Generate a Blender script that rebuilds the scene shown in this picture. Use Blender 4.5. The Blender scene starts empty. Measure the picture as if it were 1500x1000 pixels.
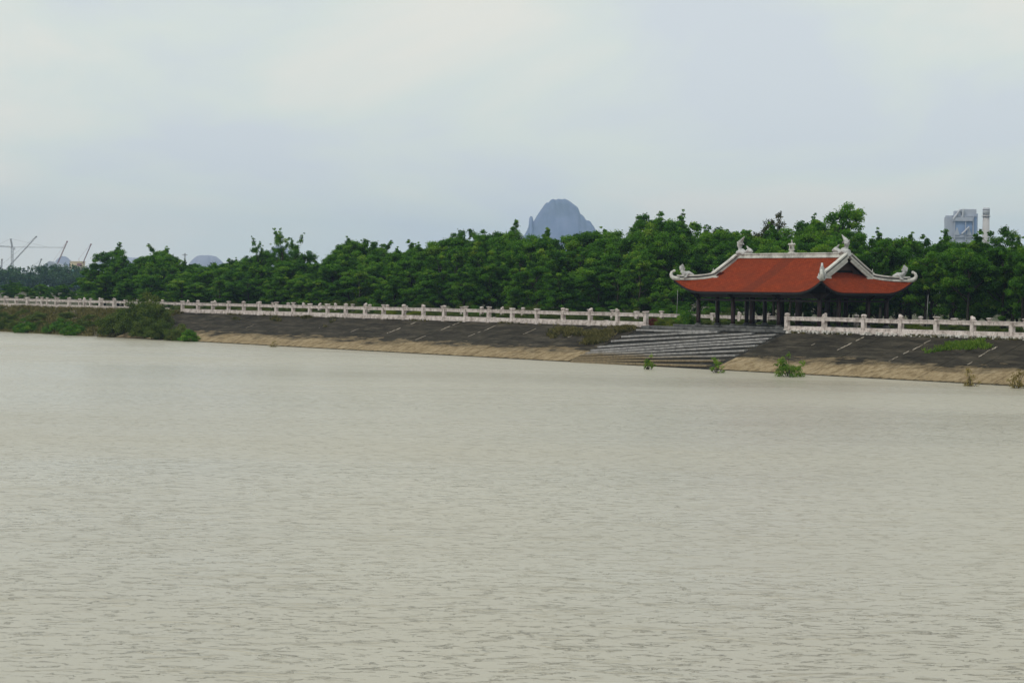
import bpy, bmesh, math, random
import numpy as np
from mathutils import Vector, Matrix
random.seed(11)
RNG = np.random.default_rng(11)
R = math.radians
scene = bpy.context.scene
COL = scene.collection

# World frame: x runs along the river bank, y inland from the balustrade, z = 0 is the water.
# ---------------------------------------------------------------- camera
cam = bpy.data.cameras.new('camera')
cam.sensor_width = 36.0
cam.lens = 68.4
cam.clip_start = 0.5
cam.clip_end = 20000
cam_ob = bpy.data.objects.new('camera', cam)
COL.objects.link(cam_ob)
cam_ob.matrix_world = (Matrix.Translation((122.459, -114.166, 6.0)) @ Matrix.Rotation(R(50.937), 4, 'Z')
                       @ Matrix.Rotation(R(90 - 1.545), 4, 'X') @ Matrix.Rotation(0.010, 4, 'Z'))
scene.camera = cam_ob

# ---------------------------------------------------------------- sky and sun (bright overcast)
SUN_EL, SUN_VEC = R(50), (0.05, -0.86)
SUN_ROT = math.atan2(SUN_VEC[0], SUN_VEC[1])
world = bpy.data.worlds.new('World')
scene.world = world
world.use_nodes = True
wn, wl = world.node_tree.nodes, world.node_tree.links
wn.clear()
def wnode(t, **kw):
    n = wn.new(t)
    for k, v in kw.items():
        setattr(n, k, v)
    return n
w_out = wnode('ShaderNodeOutputWorld')
w_bg = wnode('ShaderNodeBackground')
w_bg.inputs['Strength'].default_value = 0.1
w_sky = wnode('ShaderNodeTexSky', sky_type='NISHITA', sun_disc=False, sun_elevation=SUN_EL, sun_rotation=SUN_ROT,
              air_density=1.0, dust_density=2.0, ozone_density=1.0)
w_tc = wnode('ShaderNodeTexCoord')
w_map = wnode('ShaderNodeMapping')
w_map.inputs['Location'].default_value = (1.3, 0.4, 0.2)
w_map.inputs['Scale'].default_value = (1.0, 1.0, 2.6)
w_n1 = wnode('ShaderNodeTexNoise')
w_n1.inputs['Scale'].default_value = 4.2
w_n1.inputs['Detail'].default_value = 5
w_n1.inputs['Roughness'].default_value = 0.52
w_n1.inputs['Distortion'].default_value = 0.35
w_ramp = wnode('ShaderNodeValToRGB')
e = w_ramp.color_ramp.elements
e[0].position = 0.40; e[0].color = (0.630, 0.668, 0.722, 1)
e[1].position = 0.61; e[1].color = (0.765, 0.752, 0.705, 1)
m = w_ramp.color_ramp.elements.new(0.50); m.color = (0.678, 0.722, 0.700, 1)
w_gain = wnode('ShaderNodeMixRGB', blend_type='MULTIPLY')
w_gain.inputs[0].default_value = 1.0
w_gain.inputs[2].default_value = (11.8, 11.8, 11.2, 1)
w_mix = wnode('ShaderNodeMixRGB', blend_type='MIX')
w_mix.inputs[0].default_value = 0.88
wl.new(w_tc.outputs['Generated'], w_map.inputs['Vector'])
wl.new(w_map.outputs[0], w_n1.inputs['Vector'])
wl.new(w_n1.outputs['Fac'], w_ramp.inputs[0])
wl.new(w_ramp.outputs[0], w_gain.inputs[1])
wl.new(w_sky.outputs[0], w_mix.inputs[1])
wl.new(w_gain.outputs[0], w_mix.inputs[2])
wl.new(w_mix.outputs[0], w_bg.inputs['Color'])
wl.new(w_bg.outputs[0], w_out.inputs['Surface'])

sun = bpy.data.lights.new('sun', 'SUN')
sun.energy = 1.3
sun.angle = R(14)
sun.color = (1.0, 0.96, 0.90)
sun_ob = bpy.data.objects.new('sun', sun)
COL.objects.link(sun_ob)
_sd = Vector((SUN_VEC[0], SUN_VEC[1], 0)).normalized() * math.cos(SUN_EL) + Vector((0, 0, math.sin(SUN_EL)))
sun_ob.rotation_euler = _sd.to_track_quat('Z', 'Y').to_euler()
sun_ob.location = (0, -30, 60)

vs = scene.view_settings
vs.view_transform = 'Standard'
vs.look = 'None'
vs.exposure = 0.0
vs.gamma = 1.0
vs.use_curve_mapping = False
cy = scene.cycles
cy.max_bounces = 7
cy.diffuse_bounces = 3
cy.glossy_bounces = 3
cy.transmission_bounces = 4
cy.volume_bounces = 2
cy.transparent_max_bounces = 8

# ---------------------------------------------------------------- helpers: objects
def tag(o, label=None, cat=None, group=None, kind=None):
    if label: o['label'] = label
    if cat: o['category'] = cat
    if group: o['group'] = group
    if kind: o['kind'] = kind
    return o

def empty(name, loc=(0, 0, 0), rz=0.0):
    o = bpy.data.objects.new(name, None)
    o.empty_display_size = 0.3
    COL.objects.link(o)
    o.location = loc
    o.rotation_euler = (0, 0, rz)
    return o

def link(name, me, parent=None, loc=None, rot=None, scale=None):
    o = bpy.data.objects.new(name, me)
    COL.objects.link(o)
    if parent: o.parent = parent
    if loc is not None: o.location = loc
    if rot is not None: o.rotation_euler = rot
    if scale is not None: o.scale = scale
    return o

def np_mesh(name, verts, faces, mat, smooth=False, attr=None):
    verts = np.asarray(verts, dtype=np.float32).reshape(-1, 3)
    faces = np.asarray(faces, dtype=np.int32)
    me = bpy.data.meshes.new(name)
    k = faces.shape[1]
    me.vertices.add(len(verts)); me.vertices.foreach_set('co', verts.ravel())
    me.loops.add(faces.size); me.loops.foreach_set('vertex_index', faces.ravel())
    me.polygons.add(len(faces))
    me.polygons.foreach_set('loop_start', np.arange(0, faces.size, k, dtype=np.int32))
    me.polygons.foreach_set('loop_total', np.full(len(faces), k, dtype=np.int32))
    if attr is not None:
        a = me.attributes.new('tint', 'FLOAT', 'POINT')
        a.data.foreach_set('value', np.asarray(attr, dtype=np.float32))
    me.update(calc_edges=True)
    me.validate()
    if smooth:
        me.polygons.foreach_set('use_smooth', np.ones(len(faces), dtype=bool))
    me.materials.append(mat)
    return me

class MB:
    """collects shapes into one mesh"""
    def __init__(s): s.v, s.f = [], []
    def add(s, v, f):
        o = len(s.v)
        s.v += [tuple(p) for p in v]
        s.f += [tuple(i + o for i in q) for q in f]
        return s
    def box(s, c, d, rz=0.0, top=1.0, rot=None):
        x, y, z = d[0] / 2, d[1] / 2, d[2] / 2
        P = [(-x, -y, -z), (x, -y, -z), (x, y, -z), (-x, y, -z), (-x * top, -y * top, z), (x * top, -y * top, z), (x * top, y * top, z), (-x * top, y * top, z)]
        M = rot if rot is not None else Matrix.Rotation(rz, 3, 'Z')
        c = Vector(c)
        return s.add([M @ Vector(p) + c for p in P], [(0, 3, 2, 1), (4, 5, 6, 7), (0, 1, 5, 4), (1, 2, 6, 5), (2, 3, 7, 6), (3, 0, 4, 7)])
    def hexa(s, b, t):
        return s.add(list(b) + list(t), [(0, 3, 2, 1), (4, 5, 6, 7), (0, 1, 5, 4), (1, 2, 6, 5), (2, 3, 7, 6), (3, 0, 4, 7)])
    def tube(s, pts, rad, n=8, flat=1.0, up=(0, 0, 1)):
        pts = [Vector(p) for p in pts]
        if not hasattr(rad, '__len__'): rad = [rad] * len(pts)
        V, F = [], []
        for i, p in enumerate(pts):
            t = (pts[min(i + 1, len(pts) - 1)] - pts[max(i - 1, 0)]).normalized()
            u = Vector(up)
            if abs(t.dot(u)) > 0.95: u = Vector((1, 0, 0))
            a = t.cross(u).normalized(); b = a.cross(t).normalized()
            for k in range(n):
                an = 2 * math.pi * k / n
                V.append(p + a * math.cos(an) * rad[i] * flat + b * math.sin(an) * rad[i])
        for i in range(len(pts) - 1):
            for k in range(n):
                k2 = (k + 1) % n
                F.append((i * n + k, i * n + k2, (i + 1) * n + k2, (i + 1) * n + k))
        F.append(tuple(range(n - 1, -1, -1)))
        F.append(tuple((len(pts) - 1) * n + k for k in range(n)))
        return s.add(V, F)
    def sweep(s, path, lat, w, h, off=0.0, w2=None):
        """rectangular band along a path, lateral direction fixed, lifted by off along the section normal"""
        path = [Vector(p) for p in path]; lat = Vector(lat).normalized()
        V, F = [], []
        for i, p in enumerate(path):
            t = (path[min(i + 1, len(path) - 1)] - path[max(i - 1, 0)]).normalized()
            nrm = lat.cross(t).normalized()
            if i == 0 and nrm.z < 0: lat = -lat; nrm = -nrm
            k = 1.0
            if w2 is not None: k = 1 + (w2 - 1) * i / (len(path) - 1)
            a = p + nrm * off; b = a + nrm * h * k
            V += [a - lat * w / 2 * k, a + lat * w / 2 * k, b + lat * w / 2 * k, b - lat * w / 2 * k]
        for i in range(len(path) - 1):
            for k in range(4):
                k2 = (k + 1) % 4
                F.append((i * 4 + k, i * 4 + k2, i * 4 + 4 + k2, i * 4 + 4 + k))
        F += [(3, 2, 1, 0), tuple((len(path) - 1) * 4 + k for k in range(4))]
        return s.add(V, F)
    def ball(s, c, r, n=10, m=6):
        V, F = [], []
        if not hasattr(r, '__len__'): r = (r, r, r)
        for j in range(m + 1):
            th = math.pi * j / m
            for k in range(n):
                ph = 2 * math.pi * k / n
                V.append((c[0] + r[0] * math.sin(th) * math.cos(ph), c[1] + r[1] * math.sin(th) * math.sin(ph), c[2] + r[2] * math.cos(th)))
        for j in range(m):
            for k in range(n):
                k2 = (k + 1) % n
                F.append((j * n + k, (j + 1) * n + k, (j + 1) * n + k2, j * n + k2))
        return s.add(V, F)
    def lathe(s, c, prof, n=12, sq=False, ph0=0.0):
        V, F = [], []
        for (r, z) in prof:
            for k in range(n):
                a = 2 * math.pi * (k + .5) / n + ph0
                V.append((c[0] + r * math.cos(a), c[1] + r * math.sin(a), c[2] + z))
        for i in range(len(prof) - 1):
            for k in range(n):
                k2 = (k + 1) % n
                F.append((i * n + k, i * n + k2, (i + 1) * n + k2, (i + 1) * n + k))
        F.append(tuple(range(n - 1, -1, -1))); F.append(tuple((len(prof) - 1) * n + k for k in range(n)))
        return s.add(V, F)
    def mesh(s, name, mat, smooth=False, bevel=0.0):
        me = bpy.data.meshes.new(name)
        me.from_pydata([tuple(v) for v in s.v], [], s.f)
        bm = bmesh.new(); bm.from_mesh(me)
        bmesh.ops.recalc_face_normals(bm, faces=bm.faces)
        if bevel:
            bmesh.ops.bevel(bm, geom=list(bm.edges), offset=bevel, segments=1, affect='EDGES', profile=0.7)
        bm.to_mesh(me); bm.free()
        if smooth:
            me.polygons.foreach_set('use_smooth', np.ones(len(me.polygons), dtype=bool))
        me.materials.append(mat)
        return me
    def build(s, name, mat, parent=None, smooth=False, bevel=0.0):
        return link(name, s.mesh(name, mat, smooth, bevel), parent)

# ---------------------------------------------------------------- helpers: materials
class Mat:
    def __init__(s, name, rough=0.8, spec=0.3):
        s.m = bpy.data.materials.new(name)
        s.m.use_nodes = True
        s.n, s.l = s.m.node_tree.nodes, s.m.node_tree.links
        s.p = s.n['Principled BSDF']
        s.p.inputs['Roughness'].default_value = rough
        s.p.inputs['Specular IOR Level'].default_value = spec
        g = s.n.new('ShaderNodeNewGeometry'); s.pos = g.outputs['Position']
    def mapping(s, scale=(1, 1, 1), rot=(0, 0, 0), src=None):
        mp = s.n.new('ShaderNodeMapping')
        mp.inputs['Scale'].default_value = scale
        mp.inputs['Rotation'].default_value = rot
        s.l.new(src or s.pos, mp.inputs['Vector'])
        return mp.outputs[0]
    def noise(s, scale, detail=4, rough=0.55, vec=None, dist=0.0):
        t = s.n.new('ShaderNodeTexNoise')
        t.inputs['Scale'].default_value = scale
        t.inputs['Detail'].default_value = detail
        t.inputs['Roughness'].default_value = rough
        t.inputs['Distortion'].default_value = dist
        s.l.new(vec or s.pos, t.inputs['Vector'])
        return t.outputs['Fac']
    def ramp(s, fac, stops, interp='LINEAR'):
        r = s.n.new('ShaderNodeValToRGB')
        r.color_ramp.interpolation = interp
        el = r.color_ramp.elements
        while len(el) < len(stops): el.new(0.5)
        for q, (p, c) in zip(el, stops):
            q.position = p
            q.color = (c, c, c, 1) if not hasattr(c, '__len__') else (*c, 1)
        s.l.new(fac, r.inputs[0])
        return r.outputs[0]
    def mix(s, fac, a, b, blend='MIX'):
        x = s.n.new('ShaderNodeMixRGB'); x.blend_type = blend
        for i, q in zip((0, 1, 2), (fac, a, b)):
            if isinstance(q, (int, float)): x.inputs[i].default_value = q
            elif isinstance(q, tuple): x.inputs[i].default_value = (*q, 1)
            else: s.l.new(q, x.inputs[i])
        return x.outputs[0]
    def math(s, op, a, b=0.0, c=None):
        x = s.n.new('ShaderNodeMath'); x.operation = op
        for i, q in enumerate((a, b) if c is None else (a, b, c)):
            if isinstance(q, (int, float)): x.inputs[i].default_value = q
            else: s.l.new(q, x.inputs[i])
        return x.outputs[0]
    def sep(s, src=None):
        x = s.n.new('ShaderNodeSeparateXYZ'); s.l.new(src or s.pos, x.inputs[0]); return x.outputs
    def color(s, c):
        if isinstance(c, tuple): s.p.inputs['Base Color'].default_value = (*c, 1)
        else: s.l.new(c, s.p.inputs['Base Color'])
        return s
    def bump(s, h, strength=0.5, dist=0.05):
        b = s.n.new('ShaderNodeBump')
        b.inputs['Strength'].default_value = strength
        b.inputs['Distance'].default_value = dist
        s.l.new(h, b.inputs['Height'])
        s.l.new(b.outputs[0], s.p.inputs['Normal'])
        return s

def simple(name, c1, c2, scale=3.0, rough=0.8, bump=0.3, bdist=0.02, c3=None, spec=0.3, stretch=(1, 1, 1)):
    a = Mat(name, rough, spec)
    v = a.mapping(stretch)
    f = a.noise(scale, 6, 0.6, v)
    col = a.ramp(f, [(0.30, c1), (0.70, c2)])
    if c3:
        g = a.noise(scale * 0.37, 5, 0.65, v)
        col = a.mix(a.ramp(g, [(0.50, 0.0), (0.66, 1.0)]), col, c3)
    a.color(col)
    if bump: a.bump(a.noise(scale * 4, 5, 0.6, v), bump, bdist)
    return a.m

M = {}
# pale pinkish granite of the balustrade with grime
a = Mat('balustrade_stone', 0.85)
f = a.noise(2.3, 6, 0.65)
col = a.ramp(f, [(0.36, (0.33, 0.28, 0.25)), (0.50, (0.55, 0.48, 0.445)), (0.64, (0.67, 0.605, 0.57))])
g = a.noise(7.0, 6, 0.7, a.mapping((1, 1, 0.35)))
col = a.mix(a.ramp(g, [(0.53, 0.0), (0.66, 0.8)]), col, (0.13, 0.115, 0.10))
a.color(col).bump(a.noise(22, 4), 0.5, 0.02)
M['stone'] = a.m
M['rubble'] = simple('rubble_stone', (0.32, 0.30, 0.27), (0.78, 0.75, 0.70), 2.7, 0.9, 0.5, 0.03)
# white lime trim of the pavilion
M['trim'] = simple('white_trim', (0.46, 0.45, 0.41), (0.66, 0.65, 0.60), 2.6, 0.75, 0.3, 0.02, c3=(0.27, 0.265, 0.24))
M['trim_grey'] = simple('grey_sculpture', (0.36, 0.36, 0.36), (0.60, 0.60, 0.58), 4.0, 0.8, 0.5, 0.03, c3=(0.20, 0.20, 0.19))
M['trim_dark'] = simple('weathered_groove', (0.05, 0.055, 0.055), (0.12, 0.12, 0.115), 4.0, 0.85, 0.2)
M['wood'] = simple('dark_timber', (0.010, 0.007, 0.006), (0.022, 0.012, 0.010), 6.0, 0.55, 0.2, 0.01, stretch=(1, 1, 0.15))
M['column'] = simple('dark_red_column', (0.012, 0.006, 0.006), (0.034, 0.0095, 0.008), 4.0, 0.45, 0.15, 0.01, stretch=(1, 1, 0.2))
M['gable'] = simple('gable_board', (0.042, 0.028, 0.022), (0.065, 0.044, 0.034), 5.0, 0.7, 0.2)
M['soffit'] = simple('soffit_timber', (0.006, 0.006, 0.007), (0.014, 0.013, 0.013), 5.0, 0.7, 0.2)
# clay roof tiles: small courses, per-tile colour, one strip of older tiles
a = Mat('roof_tile', 0.95, 0.06)
tc = a.n.new('ShaderNodeUVMap')
uv = tc.outputs[0]
br = a.n.new('ShaderNodeTexBrick')
br.offset = 0.5
for k, v_ in (('Scale', 1.0), ('Mortar Size', 0.012), ('Mortar Smooth', 0.3), ('Bias', 0.0), ('Brick Width', 0.22), ('Row Height', 0.17)):
    br.inputs[k].default_value = v_
br.inputs['Color1'].default_value = (0.190, 0.031, 0.0100, 1)
br.inputs['Color2'].default_value = (0.270, 0.047, 0.0155, 1)
br.inputs['Mortar'].default_value = (0.070, 0.014, 0.008, 1)
a.l.new(uv, br.inputs['Vector'])
n1 = a.noise(0.9, 5, 0.6)
col = a.mix(a.ramp(n1, [(0.42, 0.0), (0.66, 0.55)]), br.outputs['Color'], (0.135, 0.031, 0.015))
sx = a.sep(uv)[0]
strip = a.math('MULTIPLY', a.math('GREATER_THAN', a.math('ADD', sx, a.math('MULTIPLY', a.noise(2.0, 3), 0.5)), -0.55),
               a.math('LESS_THAN', a.math('ADD', sx, a.math('MULTIPLY', a.noise(2.0, 3), 0.5)), 0.85))
col = a.mix(a.math('MULTIPLY', strip, 0.45), col, (0.095, 0.026, 0.015))
streak = a.noise(6.0, 4, 0.6, a.mapping((1, 0.12, 1), src=uv))
col = a.mix(a.ramp(streak, [(0.55, 0.0), (0.75, 0.35)]), col, (0.085, 0.024, 0.015))
wv = a.math('FRACT', a.math('DIVIDE', a.sep(uv)[1], 0.17))
a.color(col).bump(wv, 0.5, 0.05)
M['tile'] = a.m
# paving of landing and plinth
M['paving'] = simple('grey_paving', (0.060, 0.060, 0.058), (0.165, 0.165, 0.16), 2.2, 0.85, 0.4, 0.02, c3=(0.035, 0.035, 0.033))
# stone steps: grey above, mud-coated near the water
a = Mat('step_stone', 0.85)
z = a.sep()[2]
f = a.noise(3.0, 6, 0.65)
grey = a.ramp(f, [(0.30, (0.16, 0.155, 0.15)), (0.72, (0.40, 0.385, 0.37))])
mud = a.ramp(a.noise(5.0, 6, 0.6), [(0.30, (0.13, 0.105, 0.065)), (0.70, (0.27, 0.21, 0.125))])
lv = a.math('ADD', z, a.math('MULTIPLY', a.math('SUBTRACT', a.noise(0.6, 4), 0.5), 0.8))
a.color(a.mix(a.ramp(lv, [(0.55, 1.0), (0.95, 0.0)]), grey, mud)).bump(a.noise(14, 5), 0.5, 0.03)
M['step'] = a.m
# concrete slope: black algae crust above, tan silt below the usual water mark
a = Mat('slope_concrete', 0.95, 0.08)
z = a.sep()[2]
v = a.mapping((0.35, 1.2, 1.2))
f = a.noise(1.1, 9, 0.72, v)
dark = a.ramp(f, [(0.36, (0.0140, 0.0122, 0.0092)), (0.52, (0.037, 0.0320, 0.0235)), (0.66, (0.086, 0.073, 0.053))])
f2 = a.noise(4.5, 8, 0.75, a.mapping((0.40, 1, 1)))
dark = a.mix(a.ramp(f2, [(0.55, 0.0), (0.72, 0.55)]), dark, (0.110, 0.097, 0.074))
f4 = a.noise(0.22, 5, 0.6)
dark = a.mix(a.ramp(f4, [(0.45, 0.0), (0.70, 0.45)]), dark, (0.052, 0.046, 0.034))
tan = a.ramp(a.noise(2.2, 9, 0.75, a.mapping((1.0, 0.45, 1))), [(0.34, (0.115, 0.080, 0.042)), (0.48, (0.245, 0.185, 0.105)), (0.66, (0.37, 0.295, 0.185))])
f3 = a.noise(7.0, 6, 0.7, a.mapping((0.6, 1, 1)))
tan = a.mix(a.ramp(f3, [(0.56, 0.0), (0.70, 0.6)]), tan, (0.13, 0.095, 0.05))
lv = a.math('ADD', z, a.math('MULTIPLY', a.math('SUBTRACT', a.noise(0.55, 8, 0.68, a.mapping((0.5, 1.5, 1.5))), 0.5), 2.1))
col = a.mix(a.ramp(lv, [(0.60, 0.0), (0.86, 0.5), (1.10, 0.72), (1.60, 1.0)]), tan, dark)
wet = a.math('ADD', z, a.math('MULTIPLY', a.math('SUBTRACT', a.noise(2.5, 5), 0.5), 0.22))
col = a.mix(a.ramp(wet, [(0.03, 1.0), (0.11, 0.0)]), col, (0.035, 0.030, 0.018))
a.color(col).bump(a.noise(9, 7, 0.7), 0.7, 0.05)
M['slope'] = a.m
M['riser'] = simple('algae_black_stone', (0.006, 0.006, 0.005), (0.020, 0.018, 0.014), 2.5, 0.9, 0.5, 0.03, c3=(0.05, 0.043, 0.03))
M['mortar'] = simple('pale_mortar', (0.13, 0.11, 0.08), (0.50, 0.44, 0.36), 2.2, 0.9, 0.4, 0.02)
M['soil'] = simple('bank_soil', (0.060, 0.052, 0.034), (0.14, 0.12, 0.085), 0.9, 0.95, 0.6, 0.08, c3=(0.19, 0.17, 0.14))
M['ground'] = simple('inland_ground', (0.035, 0.045, 0.018), (0.085, 0.080, 0.040), 0.3, 0.95, 0.4, 0.05, c3=(0.10, 0.085, 0.05))
M['bark'] = simple('bark', (0.022, 0.020, 0.013), (0.055, 0.050, 0.034), 6, 0.9, 0.5, 0.02, stretch=(1, 1, 0.2))
M['pole'] = simple('galvanised_pole', (0.22, 0.22, 0.22), (0.34, 0.34, 0.33), 5, 0.5, 0.0)

def leaf_mat(name, stops, trans=0.30, tcol=(0.10, 0.24, 0.02)):
    a = Mat(name, 0.6, 0.12)
    at = a.n.new('ShaderNodeAttribute'); at.attribute_name = 'tint'
    oi = a.n.new('ShaderNodeObjectInfo')
    t = a.math('ADD', at.outputs['Fac'], a.math('MULTIPLY', a.math('SUBTRACT', oi.outputs['Random'], 0.5), 0.32))
    col = a.ramp(t, stops)
    a.color(col)
    tr = a.n.new('ShaderNodeBsdfTranslucent')
    a.l.new(a.mix(1.0, col, (1.6, 1.7, 0.7), 'MULTIPLY'), tr.inputs['Color'])
    ms = a.n.new('ShaderNodeMixShader'); ms.inputs[0].default_value = trans
    a.l.new(a.p.outputs[0], ms.inputs[1]); a.l.new(tr.outputs[0], ms.inputs[2])
    a.l.new(ms.outputs[0], a.n['Material Output'].inputs['Surface'])
    return a.m
M['leaf'] = leaf_mat('tree_leaf', [(0.05, (0.0160, 0.058, 0.0055)), (0.45, (0.054, 0.155, 0.0100)), (0.80, (0.118, 0.245, 0.0170)), (1.0, (0.205, 0.300, 0.034))])
M['leaf_brown'] = leaf_mat('tree_leaf_bronze', [(0.1, (0.030, 0.040, 0.014)), (0.6, (0.070, 0.075, 0.024)), (1.0, (0.12, 0.10, 0.04))])
M['leaf_bush'] = leaf_mat('bush_leaf', [(0.1, (0.036, 0.066, 0.010)), (0.55, (0.085, 0.125, 0.020)), (1.0, (0.17, 0.19, 0.045))])
M['leaf_bright'] = leaf_mat('bright_shrub_leaf', [(0.1, (0.045, 0.11, 0.010)), (0.6, (0.11, 0.20, 0.016)), (1.0, (0.22, 0.30, 0.04))])
M['leaf_yellow'] = leaf_mat('yellow_hedge_leaf', [(0.1, (0.06, 0.10, 0.008)), (0.6, (0.16, 0.20, 0.012)), (1.0, (0.26, 0.27, 0.03))])
M['leaf_red'] = leaf_mat('red_shrub_leaf', [(0.1, (0.06, 0.012, 0.012)), (0.6, (0.13, 0.022, 0.02)), (1.0, (0.18, 0.05, 0.03))])
M['leaf_dry'] = leaf_mat('dry_twig_leaf', [(0.1, (0.13, 0.10, 0.03)), (0.6, (0.24, 0.19, 0.06)), (1.0, (0.34, 0.28, 0.12))])
M['grass'] = leaf_mat('bank_grass', [(0.05, (0.045, 0.048, 0.014)), (0.45, (0.095, 0.088, 0.032)), (1.0, (0.24, 0.20, 0.095))])
M['grass_green'] = leaf_mat('fresh_grass', [(0.1, (0.05, 0.10, 0.012)), (0.6, (0.10, 0.19, 0.018)), (1.0, (0.19, 0.26, 0.04))])
M['far_leaf'] = leaf_mat('distant_leaf', [(0.1, (0.020, 0.060, 0.022)), (1.0, (0.06, 0.12, 0.04))], 0.1)
M['rock'] = simple('haze_blue_rock', (0.11, 0.15, 0.25), (0.21, 0.25, 0.37), 0.03, 0.95, 0.0, c3=(0.12, 0.155, 0.22))  # blue of the distant haze is put into the mountain's rock colour
M['hill_rock'] = simple('pale_bluish_rock', (0.24, 0.25, 0.32), (0.36, 0.37, 0.44), 0.02, 0.95, 0.0)  # far hills: pale rock colour with a bluish tint
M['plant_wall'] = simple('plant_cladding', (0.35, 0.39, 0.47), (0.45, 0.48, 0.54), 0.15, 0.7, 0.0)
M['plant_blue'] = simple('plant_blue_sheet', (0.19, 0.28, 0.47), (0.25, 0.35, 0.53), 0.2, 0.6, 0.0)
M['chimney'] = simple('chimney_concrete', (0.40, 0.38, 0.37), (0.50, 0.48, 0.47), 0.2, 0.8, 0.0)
M['crane'] = simple('crane_steel', (0.12, 0.12, 0.13), (0.18, 0.18, 0.19), 0.5, 0.6, 0.0)
M['crane_red'] = simple('crane_red_steel', (0.22, 0.10, 0.10), (0.30, 0.15, 0.15), 0.5, 0.6, 0.0)
M['cream'] = simple('cream_cladding', (0.60, 0.48, 0.30), (0.72, 0.58, 0.38), 0.2, 0.7, 0.0)
M['teal'] = simple('teal_sheet', (0.10, 0.26, 0.28), (0.15, 0.33, 0.35), 0.2, 0.6, 0.0)
M['white_sheet'] = simple('white_sheet', (0.44, 0.46, 0.50), (0.55, 0.56, 0.59), 0.2, 0.6, 0.0)

# muddy river, wind ripples with crests across the view
a = Mat('muddy_water', 0.10, 0.5)
a.p.inputs['IOR'].default_value = 1.33
rotz = R(-50.9)
a.p.inputs['Roughness'].default_value = 0.38
def wv_map(sx, dr): return a.mapping((sx, 1.0, 1.0), src=a.mapping(rot=(0, 0, rotz + dr)))
v0, v1, v2 = wv_map(0.34, 0.10), wv_map(0.36, -0.06), wv_map(0.42, 0.05)
big = a.noise(0.42, 3, 0.5, v0, 0.5)
mid = a.noise(1.25, 4, 0.62, v1, 1.1)
fine = a.noise(5.2, 4, 0.65, v2, 1.0)
tiny = a.noise(14.0, 3, 0.6, v2, 0.5)
# mostly smooth water; short steep crests stand out here and there
crest = a.ramp(mid, [(0.57, 0.0), (0.66, 1.0)], 'EASE')
dash = a.ramp(fine, [(0.56, 0.0), (0.65, 1.0)], 'EASE')
calm = a.ramp(a.noise(0.05, 5, 0.6, v0), [(0.38, 0.35), (0.62, 1.0)])
h = a.math('ADD', a.math('MULTIPLY', crest, 0.070), a.math('ADD', a.math('MULTIPLY', dash, 0.108), a.math('MULTIPLY', tiny, 0.014)))
h = a.math('ADD', a.math('MULTIPLY', h, calm), a.math('MULTIPLY', big, 0.08))
f = a.noise(0.03, 4, 0.5, v0)
sheen = a.ramp(a.noise(0.035, 5, 0.6, wv_map(0.25, 0.15)), [(0.38, 0.20), (0.62, 0.36)])
a.l.new(sheen, a.p.inputs['Roughness'])
a.color(a.ramp(f, [(0.30, (0.395, 0.366, 0.286)), (0.70, (0.442, 0.411, 0.326))])).bump(h, 0.95, 0.55)
M['water'] = a.m

# ================================================================ setting
GZ = 2.9                                   # promenade level
SL = 2.9 / 9.0                             # slope of the bank
def bank_z(t): return GZ + t * SL          # t is negative towards the river

def sheet(name, x0, x1, y0, y1, z, mat):
    me = np_mesh(name, [(x0, y0, z), (x1, y0, z), (x1, y1, z), (x0, y1, z)], [(0, 1, 2, 3)], mat)
    return tag(link(name, me), kind='structure')

sheet('water', -5200, 1500, -1500, -6.0, 0.0, M['water'])
# land: promenade strip and inland ground as one sheet, the slope below it
sheet('ground', -5200, 1500, 0.35, 4500, GZ - 0.02, M['ground'])

# river bank under the slabs, rough earth on the left part
def bank_mesh():
    xs = np.concatenate([np.linspace(-5200, -260, 12)[:-1], np.linspace(-260, -80, 260), np.linspace(-79.6, 60, 160)[0:], np.linspace(60, 1500, 8)[1:]])
    ts = np.concatenate([np.linspace(0.40, -0.5, 4), np.linspace(-0.9, -11.5, 34)])
    X, T = np.meshgrid(xs, ts)
    Z = GZ + np.minimum(T, 0) * SL
    n = (np.sin(X * 0.55 + 1.3 * np.sin(T * 0.7)) * np.cos(T * 0.8 + X * 0.21) + 0.6 * np.sin(X * 1.7 + T * 1.1) * np.sin(T * 1.9 - X * 0.4) + 0.35 * np.sin(X * 3.1) * np.sin(T * 3.7 + 1.0))
    rough = np.clip((-80.5 - X) / 3.0, 0, 1) * np.clip(-T / 1.0, 0, 1)
    Z = Z + rough * (0.16 * n + 0.10) - (1 - rough) * 0.10
    Z[0, :] = GZ - 0.06
    V = np.stack([X, T, Z], -1).reshape(-1, 3)
    r, c = X.shape
    i = (np.arange(r - 1)[:, None] * c + np.arange(c - 1)[None]).ravel()
    F = np.stack([i, i + c, i + c + 1, i + 1], 1)
    return np_mesh('river_bank', V, F, M['soil'], smooth=True)
bank = tag(link('river_bank', bank_mesh()), kind='structure')

# concrete slabs of the slope protection, three courses, joints left open
rs = random.Random(3)
def slab(s0, s1, t0, t1):
    g = 0.022
    dz = rs.uniform(-0.012, 0.012)
    P = []
    for (s_, t_) in ((s0 + g, t0 - g), (s1 - g, t0 - g), (s1 - g, t1 + g), (s0 + g, t1 + g)):
        P.append((s_, t_, bank_z(t_) + dz + rs.uniform(-0.008, 0.008)))
    lo = [(x, y, z - 0.16) for x, y, z in P]
    b = MB(); b.hexa([lo[3], lo[2], lo[1], lo[0]], [P[3], P[2], P[1], P[0]])
    b.build('concrete_slab', M['slope'], bank)
def slab_run(a, b_, w=3.25):
    n = max(1, round((b_ - a) / w)); w = (b_ - a) / n
    for i in range(n):
        j = 0.12
        for (t0, t1) in ((-0.32, -3.1), (-3.1, -6.1), (-6.1, -10.6)):
            slab(a + i * w, a + (i + 1) * w, t0, t1)
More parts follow.
